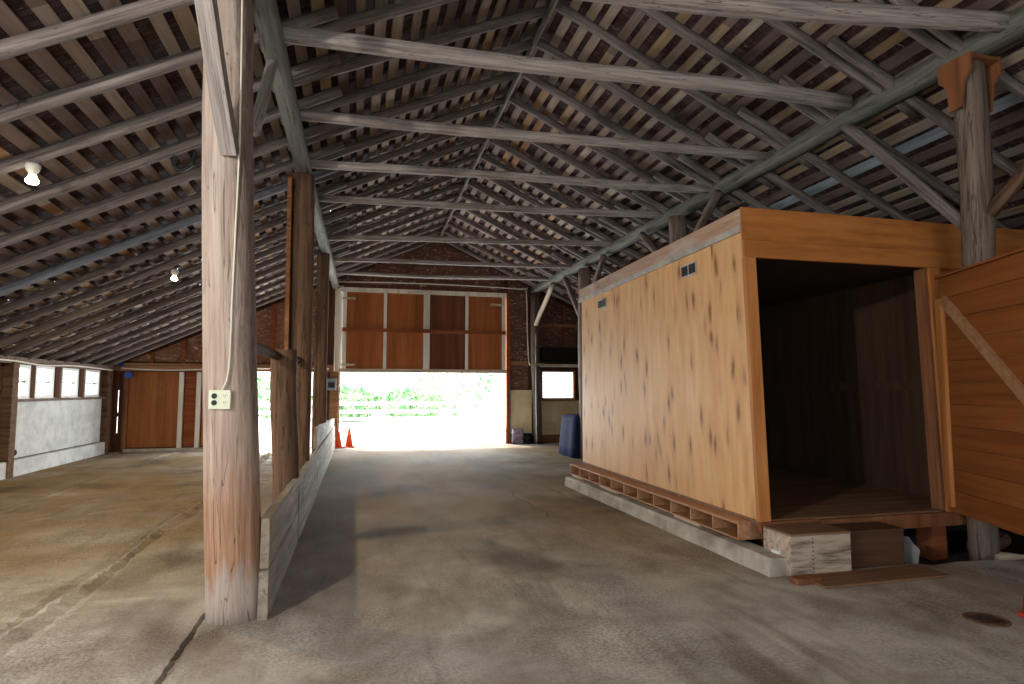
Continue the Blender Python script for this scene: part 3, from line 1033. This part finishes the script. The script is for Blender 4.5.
# ------------------------------------------------------------------ plank barrier along the left row of posts
t = empty('plank_barrier', (-0.60, 4.4, 0))
tag(t, 'low barrier of pale weathered planks running along the left posts', 'barrier')


def rail_plank(ya, yb, z0a, z1a, z0b, z1b, xo, th, seed):
    rs = random.Random(seed)
    n = 14
    rings = []
    for k in range(n + 1):
        s = k / n
        y = ya + (yb - ya) * s - 4.4
        j = lambda a=0.008: rs.uniform(-a, a)
        za, zb = z0a + (z0b - z0a) * s, z1a + (z1b - z1a) * s
        rings.append([(xo - th / 2 + j(0.003), y, za + j()), (xo + th / 2 + j(0.003), y, za + j()), (xo + th / 2 + j(0.004), y, (za + zb) / 2),
                      (xo + th / 2 + j(0.004), y, zb + j()), (xo - th / 2 + j(0.003), y, zb + j())])
    o = MB().rings(rings).build('plank', M['rail_y'], t)
    return o


M['rail_y'] = wood('limewashed_plank_long', lin(110, 102, 90), lin(154, 146, 132), lin(188, 182, 168), axis='y', fine=12, vary=0.5,
                   patch=lin(140, 122, 98), patch_scale=1.2, cracks=0.012, bumps=0.5)
rail_plank(4.42, 9.5, -0.01, 0.31, -0.01, 0.3, 0.02, 0.06, 1)
rail_plank(9.52, 16.6, -0.01, 0.3, -0.01, 0.3, 0.02, 0.06, 2)
rail_plank(4.46, 7.15, 0.315, 0.65, 0.305, 0.62, 0.018, 0.055, 3)
rail_plank(7.18, 16.5, 0.305, 0.62, 0.305, 0.58, 0.02, 0.055, 4)
rail_plank(9.6, 16.5, 0.63, 0.95, 0.585, 0.78, 0.0, 0.05, 5)

# ------------------------------------------------------------------ shed
SX0, SX1, SY0, SY1, SZ0, SZ1 = 3.43, 8.2, 4.8, 9.4, 0.36, 3.14
shed = empty('plywood_shed', (SX0, SY0, SZ0))
tag(shed, 'large plywood box shed with an open doorway, raised off the floor', 'shed')


def warp(p):
    """the old shed racks to the left at its near end"""
    x, y, z = p
    k = 0.085 * max(0.0, (z - SZ0)) / 2.72 * (SY1 - y) / (SY1 - SY0)
    return (x - k + 0.085 * (y - SY0) / (SY1 - SY0), y, z)


def spart(name, mat, *bx, parent=None, bevel=0.0, bb=None, label=None):
    bb = bb or MB()
    for q in bx:
        bb.box(*q)
    bb.v = [warp(p) for p in bb.v]
    bb.v = [(p[0] - SX0, p[1] - SY0, p[2] - SZ0) for p in bb.v]
    o = bb.build(name, mat, parent or shed, bevel=bevel)
    if label:
        o['label'] = label
    return o


ys = [SY0 + 0.02, 6.0, 7.2, 8.4, SY1]
for a, c in zip(ys, ys[1:]):
    spart('side_panel', M['ply_side'], (SX0, SX0 + 0.015, a, c - 0.004, SZ0, 2.95))
spart('fascia', M['fascia'], (SX0 - 0.02, SX0 + 0.02, SY0 + 0.0, SY1 + 0.05, 2.985, SZ1), bevel=0.003)
spart('metal_trim', M['zinc'], (SX0 - 0.035, SX0 + 0.02, SY0 + 0.0, SY1 + 0.05, 2.925, 2.985), bevel=0.003)
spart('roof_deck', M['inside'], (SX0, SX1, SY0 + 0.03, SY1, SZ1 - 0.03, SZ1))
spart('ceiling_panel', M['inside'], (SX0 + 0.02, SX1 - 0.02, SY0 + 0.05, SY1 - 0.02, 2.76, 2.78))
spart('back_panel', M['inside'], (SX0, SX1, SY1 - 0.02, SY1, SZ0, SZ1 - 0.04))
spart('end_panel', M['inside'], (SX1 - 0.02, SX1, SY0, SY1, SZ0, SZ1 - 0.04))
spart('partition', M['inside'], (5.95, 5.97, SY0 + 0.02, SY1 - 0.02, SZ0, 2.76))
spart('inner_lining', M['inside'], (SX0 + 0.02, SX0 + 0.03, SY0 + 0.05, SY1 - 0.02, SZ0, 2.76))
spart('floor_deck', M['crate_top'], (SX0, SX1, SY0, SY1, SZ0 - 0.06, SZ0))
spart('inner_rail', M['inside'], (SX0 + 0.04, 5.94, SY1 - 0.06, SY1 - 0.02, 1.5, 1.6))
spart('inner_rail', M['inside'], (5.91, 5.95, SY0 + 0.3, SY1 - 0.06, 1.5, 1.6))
spart('header', M['ply_front'], (SX0 - 0.02, SX1, SY0 - 0.02, SY0, 2.85, SZ1 + 0.01), bevel=0.003)
spart('header', M['ply_front'], (SX0 - 0.02, SX1, SY0 - 0.04, SY0, 2.69, 2.845), bevel=0.003)
spart('corner_board', M['ply_frontz'], (SX0 - 0.015, SX0 + 0.1, SY0 - 0.03, SY0 + 0.02, SZ0 - 0.02, 2.69), bevel=0.003)
spart('jamb', M['ply_frontz'], (5.47, 5.6, SY0 - 0.03, SY0 + 0.02, SZ0 - 0.02, 2.69), bevel=0.003)
spart('jamb', M['stud'], (5.43, 5.48, SY0 + 0.0, SY0 + 0.12, SZ0 - 0.02, 2.69), bevel=0.003)
spart('front_panel', M['ply_front'], (5.6, SX1, SY0 - 0.01, SY0 + 0.01, SZ0, 2.69))
spart('threshold', M['bracket'], (SX0 - 0.02, 4.0, SY0 - 0.05, SY0 - 0.0, 0.26, 0.355), (4.02, 6.0, SY0 - 0.05, SY0 - 0.0, 0.22, 0.345), bevel=0.004)
for x in (3.7, 5.5, 7.6):
    for y in (5.0, 7.1, 9.2):
        spart('bearer_block', M['red_lumber'], (x - 0.09, x + 0.09, y - 0.09, y + 0.09, -0.16, 0.3), bevel=0.004)
for yc, zc, w in ((5.8, 2.77, 0.32), (8.42, 2.77, 0.32)):
    v = spart('vent', M['zinc'], (SX0 - 0.014, SX0 + 0.0, yc - w / 2, yc + w / 2, zc - 0.07, zc + 0.07), bevel=0.003)
    for s in (-1, 1):
        y0 = yc + s * w / 4
        spart('vent_grille', M['dark_slot'], (SX0 - 0.02, SX0 - 0.013, y0 - w / 5, y0 + w / 5, zc - 0.05, zc + 0.05), parent=v)

# shed door: hinged on the right jamb, swung out towards the camera
hinge = Vector((5.42, 4.72, 0.37))
hb = Vector((5.5, 4.74, 0.0))
door = empty('door_leaf', (0, 0, 0))
dirv = Vector((-0.43, -1.07, 0.0)).normalized()
dang = math.atan2(dirv.y, dirv.x)
door.location = (hinge.x - SX0, hinge.y - SY0, hinge.z - SZ0)
door.rotation_euler = (0.0, 0.0, dang)
door.parent = shed
# local x runs along the leaf away from the hinge; local y is thickness, -y faces the doorway side (camera's left)
H = 2.2
pw = H / 11
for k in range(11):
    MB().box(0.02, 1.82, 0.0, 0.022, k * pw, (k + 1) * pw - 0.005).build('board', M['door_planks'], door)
MB().box(0.0, 0.11, -0.035, 0.0, 0.05, 2.0).build('batten', M['ply_frontz'], door, bevel=0.004)
MB().box(1.72, 1.82, -0.035, 0.0, 0.05, 2.15).build('batten', M['ply_frontz'], door, bevel=0.004)
bb = MB()
a, c, w = Vector((0.12, -0.018, 1.98)), Vector((1.7, -0.018, 0.62)), 0.045
dd = (c - a).normalized()
nn = Vector((-dd.z, 0, dd.x)) * w
bb.rings([[a + nn + Vector((0, -0.017, 0)), a - nn + Vector((0, -0.017, 0)), a - nn + Vector((0, 0.017, 0)), a + nn + Vector((0, 0.017, 0))],
          [c + nn + Vector((0, -0.017, 0)), c - nn + Vector((0, -0.017, 0)), c - nn + Vector((0, 0.017, 0)), c + nn + Vector((0, 0.017, 0))]])
bb.build('diagonal_brace', M['ply_y'], door)
MB().box(0.0, 1.82, -0.02, 0.024, H, H + 0.02).build('top_cap', M['red_lumber'], door)

# long low step along the shed side
st = empty('side_step', (3.3, 4.92, 0.17))
tag(st, 'long low hollow plywood step lying along the shed side', 'step')
MB().box(0.0, 0.3, 0.0, 4.5, 0.135, 0.16).build('tread', M['ply_y'], st, bevel=0.003)
MB().box(0.0, 0.3, 0.0, 4.5, 0.0, 0.018).build('bottom_board', M['ply_y'], st, bevel=0.003)
MB().box(0.28, 0.3, 0.02, 4.48, 0.018, 0.135).build('back_board', M['ply_y'], st)
for k in range(12):
    y = 0.0 + 4.475 * k / 11
    MB().box(0.005, 0.28, y, y + 0.024, 0.018, 0.135).build('divider', M['ply_y'], st, bevel=0.002)
# shims between curb and step
for k, (y, L, lab) in enumerate(((5.6, 0.5, 'thin wood shim under the near half of the side step'), (7.6, 0.6, 'thin wood shim under the middle of the side step'),
                                 (8.9, 0.45, 'thin wood shim under the far end of the side step'))):
    tag(MB().box(0, 0.2, 0, L, 0, 0.022).build('shim', M['pale_lumber'], loc=(3.31, y, 0.146), bevel=0.003), lab, 'shim', 'shims under the step')

# concrete curb
b = MB()
rc = random.Random(8)
rings = []
for k in range(25):
    y = 4.42 + (9.3 - 4.42) * k / 24
    j = lambda a=0.006: rc.uniform(-a, a)
    xo = 3.24 - 0.06 * k / 24
    rings.append([(xo + j(), y, -0.02), (xo + 0.2 + j(), y, -0.02), (xo + 0.2 + j(), y, 0.14 + j(0.002)), (xo + 0.025 + j(), y, 0.145 + j(0.002)), (xo + j(), y, 0.12 + j())])
b.rings(rings)
tag(b.build('concrete_curb', M['curb']), 'long pale concrete curb under the hollow side step', 'curb')


# boxes used as doorway steps
def crate(name, loc, rotz, w, dd, h, mat_side, mat_top, label, slat=True):
    r = empty(name, loc, rotz)
    tag(r, label, 'box')
    t = 0.018
    MB().box(0, w, 0, t, 0, h - t).build('front_panel', mat_side, r, bevel=0.002)
    MB().box(0, w, dd - t, dd, 0, h - t).build('back_panel', mat_side, r, bevel=0.002)
    MB().box(0, t, t, dd - t, 0, h - t).build('side_panel', mat_side, r, bevel=0.002)
    MB().box(w - t, w, t, dd - t, 0, h - t).build('side_panel', mat_side, r, bevel=0.002)
    MB().box(-0.005, w + 0.005, -0.005, dd, h - t, h).build('top_panel', mat_top, r, bevel=0.002)
    if slat:
        for k in range(9):
            MB().lathe([(0.006, 0), (0.006, 0.003)], (0.0, 0.0, 0.0), 8).build('nail_head', M['iron'], r).matrix_local = (
                Matrix.Translation((w * 0.36 + R.uniform(-.004, .004), 0.0, 0.03 + k * (h - 0.07) / 8)) @ Matrix.Rotation(math.pi / 2, 4, 'X'))
    return r


crate('step_box', (3.40, 4.36, 0), -0.02, 0.56, 0.36, 0.34, M['crate_grain'], M['crate_top'], 'pale wooden step box with dark wavy grain below the shed doorway')
crate('step_box', (3.98, 4.46, 0), -0.02, 0.62, 0.28, 0.31, M['crate_dark'], M['crate_dark'], 'plain dark brown step box right of the pale grained one', slat=False)
b = MB().box(0, 1.2, 0, 0.3, 0, 0.02)
o = tag(b.build('plywood_offcut', M['crate_top'], loc=(3.45, 4.05, 0.002), bevel=0.003), 'worn plywood sheet lying on the floor before the step boxes', 'board')
o.rotation_euler = (0.0, 0.0, 0.01)
tag(MB().box(0, 0.22, 0, 0.1, 0, 0.05).build('wood_offcut', M['bracket'], loc=(3.3, 4.17, 0.0), bevel=0.008), 'short orange-brown wood offcut at the left end of the plywood sheet', 'wood scrap')
tag(MB().box(0, 0.1, 0, 0.08, 0, 0.025).build('metal_scrap', M['white_paint'], loc=(3.38, 4.5, 0.15)), 'small white scrap on the near end of the concrete curb', 'scrap')
# rubble under the door
for (x, y, z, lx, ly, lz, rz, m, lab, nm) in (
        (4.75, 4.62, -0.1, 0.03, 0.3, 0.3, 0.2, 'conduit', 'blue-grey scrap sheet leaning right of the dark step box', 'metal_scrap'),
        (5.0, 4.95, -0.12, 0.5, 0.12, 0.05, 0.5, 'zinc', 'pale broken slat in the dirt under the shed front', 'wood_scrap'),
        (5.7, 4.55, -0.1, 0.5, 0.16, 0.1, -0.3, 'pale_lumber', 'pale wood scrap right of the log post foot', 'wood_scrap'),
        (5.85, 4.85, -0.1, 0.6, 0.14, 0.16, 0.25, 'post_brown', 'brown timber scrap behind the log post foot', 'wood_scrap'),
        (5.6, 5.25, -0.12, 0.7, 0.2, 0.14, 0.1, 'iron', 'dark lump of debris under the shed right of the doorway', 'debris')):
    rs = random.Random(int(x * 100))
    L = log_mb(lx, ly, lz, ly * 0.8, lz * 0.8, sq=0.7, wob=0.006, ns=6, nr=8, rnd=rs)
    o = tag(L.build(nm, M[m]), lab, 'scrap', 'scraps under the shed')
    o.location = (x, y, z + lz / 2)
    o.rotation_euler = (0, 0, rz)

# drain cover
dr = empty('drain_cover', (4.02, 3.28, 0.0))
tag(dr, 'round rusty drain cover set in the floor at lower right', 'drain cover')
MB().lathe([(0.13, -0.01), (0.13, 0.006), (0.118, 0.012), (0.112, 0.006), (0.0, 0.006)], n=28).build('cover', M['rust'], dr)
for k in range(5):
    MB().box(-0.07, 0.07, -0.06 + k * 0.028, -0.05 + k * 0.028, 0.006, 0.009).build('ridge', M['iron'], dr)


# traffic cones
def cone(loc, h, mat, label, group=None, bw=0.2):
    r = empty('traffic_cone', loc)
    tag(r, label, 'traffic cone', group)
    MB().box(-bw * h / 0.7, bw * h / 0.7, -bw * h / 0.7, bw * h / 0.7, 0, 0.03).build('base', mat, r, bevel=0.01)
    MB().lathe([(0.14 * h / 0.7, 0.03), (0.03, h - 0.01), (0.022, h)], n=20).build('body', mat, r, smooth=True)
    MB().lathe([(0.095 * h / 0.7, 0.32 * h), (0.07 * h / 0.7, 0.52 * h)], n=20).build('band', mat, r, smooth=True)
    return r


cone((-0.2, 16.9, 0), 0.5, M['orange'], 'orange traffic cone standing in the big doorway', 'doorway cones')
cone((-0.46, 16.75, 0), 0.42, M['orange'], 'orange traffic cone half hidden by the barrier end', 'doorway cones')
cone((4.345, 3.22, 0), 0.3, M['cone_red'], 'red cone cut off by the right edge near the drain cover', bw=0.15)

# tarp-covered pile
b = MB()
ng = 14
rt = random.Random(4)
rings = []
prof = [(0.0, 1.08), (0.25, 1.05), (0.55, 1.01), (0.8, 0.98), (0.9, 0.93), (0.93, 0.85)]
for hz, s in prof:
    ring = []
    for k in range(40):
        a = 2 * math.pi * k / 40
        c, sn = math.cos(a), math.sin(a)
        e = 1 / max(abs(c), abs(sn))
        q = min(e, 1.3)
        f = 1 + 0.03 * math.sin(9 * a) * (1 - hz)
        ring.append((0.55 * c * q * s * f, 0.6 * sn * q * s * f, hz + rt.uniform(-.008, .008)))
    rings.append(ring)
b.rings(rings)
o = tag(b.build('tarp_pile', M['blue_tarp'], loc=(5.22, 13.5, 0), smooth=True), 'navy blue tarp-covered pile behind the far end of the shed', 'tarp')

# feed bag and bin by the door
b = MB()
rings = []
for k in range(9):
    z = 0.42 * k / 8
    wv = 0.17 * (1 - 0.12 * (k / 8) ** 3)
    dv = 0.07 * (1 - 0.7 * (k / 8) ** 4) + 0.005
    rings.append([(wv * math.copysign(abs(math.cos(a)) ** 0.5, math.cos(a)), dv * math.copysign(abs(math.sin(a)) ** 0.5, math.sin(a)), z)
                  for a in [2 * math.pi * (j + 0.5) / 16 for j in range(16)]])
b.rings(rings)
o = tag(b.build('feed_bag', M['bag'], loc=(4.36, 16.82, 0.0), smooth=True), 'printed purple-grey sack standing right of the big doorway', 'bag')
b = MB().lathe([(0.1, 0), (0.12, 0.2), (0.125, 0.22), (0.11, 0.22), (0.09, 0.03)], n=18)
tag(b.build('small_bucket', M['black'], loc=(4.66, 16.8, 0)), 'small dark bucket between the sack and the slim post', 'bucket')

# electrical enclosure by the big door
e = empty('electrical_box', (-0.66, YB - 0.14, 1.5))
tag(e, 'small grey electrical box on the left jamb of the big door', 'electrical box')
MB().box(-0.14, 0.1, -0.06, 0.04, 0, 0.3).build('body', M['panel_grey'], e, bevel=0.006)
MB().box(-0.1, 0.06, -0.072, -0.06, 0.06, 0.2).build('cover', M['iron'], e, bevel=0.003)

# outlet on the big post
ot = empty('outlet_box', (-0.875, 4.385, 1.375))
ot.rotation_euler = (0, 0, -0.16)
tag(ot, 'ivory double outlet plate on the big log post', 'outlet')
MB().box(-0.07, 0.07, -0.012, 0.03, 0, 0.125).build('plate', M['ivory'], ot, bevel=0.004)
for xx, m in ((-0.032, 'green_plastic'), (0.034, 'ivory')):
    for zz in (0.042, 0.086):
        rec = MB().lathe([(0.018, 0), (0.018, 0.004), (0.0, 0.004)], n=16).build('receptacle', M[m], ot)
        rec.matrix_local = Matrix.Translation((xx, -0.0115, zz)) @ Matrix.Rotation(math.pi / 2, 4, 'X')
        sl = MB().box(-0.007, -0.004, -0.002, 0.008, 0.004, 0.005).box(0.004, 0.007, -0.002, 0.008, 0.004, 0.005).box(-0.002, 0.002, -0.011, -0.007, 0.004, 0.005)
        sl.build('slot', M['dark_slot'], rec)


def wire(name, pts, r, mat, label, cat, n=6):
    out = []
    P_ = [Vector(p) for p in pts]
    for i in range(len(P_) - 1):
        p0, p1, p2, p3 = P_[max(i - 1, 0)], P_[i], P_[i + 1], P_[min(i + 2, len(P_) - 1)]
        for k in range(6):
            t_ = k / 6
            out.append(0.5 * ((2 * p1) + (-p0 + p2) * t_ + (2 * p0 - 5 * p1 + 4 * p2 - p3) * t_ ** 2 + (-p0 + 3 * p1 - 3 * p2 + p3) * t_ ** 3))
    out.append(P_[-1])
    return tag(MB().tube(out, r, n).build(name, mat, smooth=True), label, cat)


wire('power_cable', [(-0.86, 4.373, 1.5), (-0.825, 4.372, 1.64), (-0.82, 4.373, 2.1), (-0.815, 4.376, 2.6), (-0.81, 4.378, 3.1), (-0.815, 4.38, 3.6), (-0.83, 4.39, 4.3)],
     0.007, M['cable'], 'white cable running up the big post from the outlet', 'cable')
wire('power_cable', [(XL + 0.2, 9.5, 1.98), (XL + 0.2, 12.0, 2.0), (XL + 0.2, 13.2, 1.96), (XL + 0.2, 14.6, 2.0), (XL + 0.22, 16.5, 1.97)],
     0.016, M['cable'], 'white cable sagging above the four small windows', 'cable')
wire('power_cable', [(-5.6, YB - 0.16, 2.03), (-4.6, YB - 0.16, 1.99), (-3.2, YB - 0.16, 2.04), (-1.6, YB - 0.16, 2.06), (-0.75, YB - 0.16, 2.06)],
     0.018, M['cable'], 'white cable across the brown back wall beam on the left', 'cable')
wire('conduit_pipe', [(-0.62, YB - 0.15, 2.0), (-0.62, YB - 0.15, 4.0), (-0.6, YB - 0.15, 4.36), (-0.5, YB - 0.15, 4.38), (1.8, YB - 0.15, 4.42),
                      (4.4, YB - 0.15, 4.38), (4.62, YB - 0.15, 4.3), (4.66, YB - 0.16, 3.0), (4.7, YB - 0.16, 2.3), (4.74, YB - 0.16, 2.2)],
     0.016, M['cable'], 'thin white conduit framing the top of the big door', 'conduit')
wire('conduit_pipe', [(4.84, 16.62, 3.1), (4.84, 16.62, 2.0), (4.85, 16.62, 1.0), (4.86, 16.62, 0.01)], 0.02, M['conduit'],
     'grey pipe strapped down the slim post by the window', 'conduit')
tag(MB().box(-0.2, 0.22, -0.012, 0.012, -0.03, 0.03).build('cross_strap', M['pale_lumber'], loc=(4.85, 16.58, 2.22)),
    'short pale slat across the slim post at window height', 'slat')
# two small blue things under the eave corner
for p, lab, s in (((-5.42, YB - 0.2, 1.86), 'small blue plastic reel hung on the back wall corner beam', 0.08),
                  ((-5.6, YB - 0.2, 2.13), 'smaller blue lump above the blue reel in the corner', 0.055)):
    r = empty('hanging_reel', p)
    tag(r, lab, 'reel')
    a_ = MB().lathe([(0.02, -0.05), (s, -0.05), (s, -0.035), (s * 0.55, -0.03), (s * 0.55, 0.03), (s, 0.035), (s, 0.05), (0.02, 0.05)], n=18).build('spool', M['blue'], r)
    a_.rotation_euler = (math.pi / 2, 0, 0)

# hook under a left rafter
wire('iron_hook', [(-1.72, 6.97, 4.02), (-1.74, 6.95, 3.9), (-1.78, 6.95, 3.84), (-1.86, 6.95, 3.8), (-1.92, 6.95, 3.86), (-1.9, 6.95, 3.94)],
     0.022, M['iron'], 'dark iron hook hanging from a left rafter beside the big post', 'hook')


# lamps on the left slope
def lamp(x, y, watts, color, label):
    z = roofz(x, y) - 0.06
    r = empty('ceiling_lamp', (x, y, z))
    tag(r, label, 'lamp', 'bare bulbs of the left aisle')
    MB().lathe([(0.055, 0.0), (0.06, -0.02), (0.05, -0.06), (0.03, -0.09), (0.03, -0.1)], n=18).build('lamp_holder', M['porcelain'], r, smooth=True)
    MB().lathe([(0.026, -0.095), (0.034, -0.12), (0.05, -0.145), (0.052, -0.16), (0.04, -0.178), (0.0, -0.185)], n=18).build('bulb', M['bulb'], r, smooth=True)
    ld = D.lights.new('bulb_light', 'SPOT' if y > 3 else 'POINT')
    ld.energy = watts
    ld.color = color
    if y > 3:
        ld.spot_size = math.radians(172)
        ld.spot_blend = 0.5
    ld.shadow_soft_size = 0.07
    lo = D.objects.new('bulb_light', ld)
    col.objects.link(lo)
    lo.parent = r
    lo.location = (0, 0, -0.3)


lamp(-2.84, 6.2, 200, (1.0, 0.80, 0.52), 'lit bare bulb in a white holder, the nearer one on the left slope')
lamp(-2.9, 10.8, 180, (1.0, 0.80, 0.52), 'lit bare bulb further back on the left slope by the big post')
lamp(-2.84, 0.9, 500, (1.0, 0.95, 0.88), 'lit bare bulb overhead in front of the big post, nearest the entrance')

# ------------------------------------------------------------------ outside
fe = empty('rail_fence', (1.1, 26.0, 0))
tag(fe, 'white three-rail fence outside the big doorway', 'fence')
for x in (-4.2, -1.6, 1.05, 3.7, 6.4, 9.0):
    MB().box(x - 1.17, x - 1.03, -0.07, 0.07, 0, 1.2).build('fence_post', M['white_paint'], fe, bevel=0.01)
for z in (0.32, 0.62, 0.95):
    MB().box(-6.5, 9.5, -0.09, -0.05, z - 0.07, z + 0.07).build('fence_rail', M['white_paint'], fe, bevel=0.005)


def shrub(x, y, rx, ry, h, n, seed, label, leaf=0.22):
    rs = random.Random(seed)
    r = empty('leafy_shrub', (x, y, 0))
    tag(r, label, 'shrub', 'shrubs beyond the fence')
    b = MB()
    for _ in range(n):
        th, u, q = rs.uniform(0, 6.283), rs.uniform(-1, 1), rs.uniform(0.55, 1.0) ** 0.5
        s = math.sqrt(1 - u * u)
        c = Vector((rx * q * s * math.cos(th), ry * q * s * math.sin(th), h * 0.52 + h * 0.5 * q * u))
        if rs.random() < 0.25:
            c *= rs.uniform(1.0, 1.15)
        d1_ = Vector((rs.gauss(0, 1), rs.gauss(0, 1), rs.gauss(0, 1))).normalized()
        d2_ = d1_.cross(Vector((rs.gauss(0, 1), rs.gauss(0, 1), rs.gauss(0, 1)))).normalized()
        L = leaf * rs.uniform(0.6, 1.2)
        b.quad(tuple(c - d1_ * L), tuple(c - d2_ * L * 0.4), tuple(c + d1_ * L), tuple(c + d2_ * L * 0.4))
    b.build('foliage', M['leaf'], r)
    tr = MB()
    for k in range(3):
        a = k * 2.1 + rs.uniform(0, 1)
        tr.tube([(0, 0, -0.05), (0.1 * math.cos(a), 0.1 * math.sin(a), h * 0.3), (rx * 0.4 * math.cos(a), ry * 0.4 * math.sin(a), h * 0.7)], [0.07, 0.05, 0.02], 6)
    tr.build('stem', M['bark'], r)


shrub(-0.6, 31, 1.7, 1.2, 1.6, 1300, 1, 'dark green shrub left of the white fence post')
shrub(2.6, 31.5, 1.9, 1.2, 1.5, 900, 2, 'mid green shrub just right of the white fence post')
shrub(5.2, 34, 2.2, 1.5, 3.4, 650, 3, 'taller pale green shrub right of centre in the doorway')
shrub(-4.2, 33, 1.8, 1.5, 2.0, 700, 4, 'green shrub seen through the narrow left doorway')
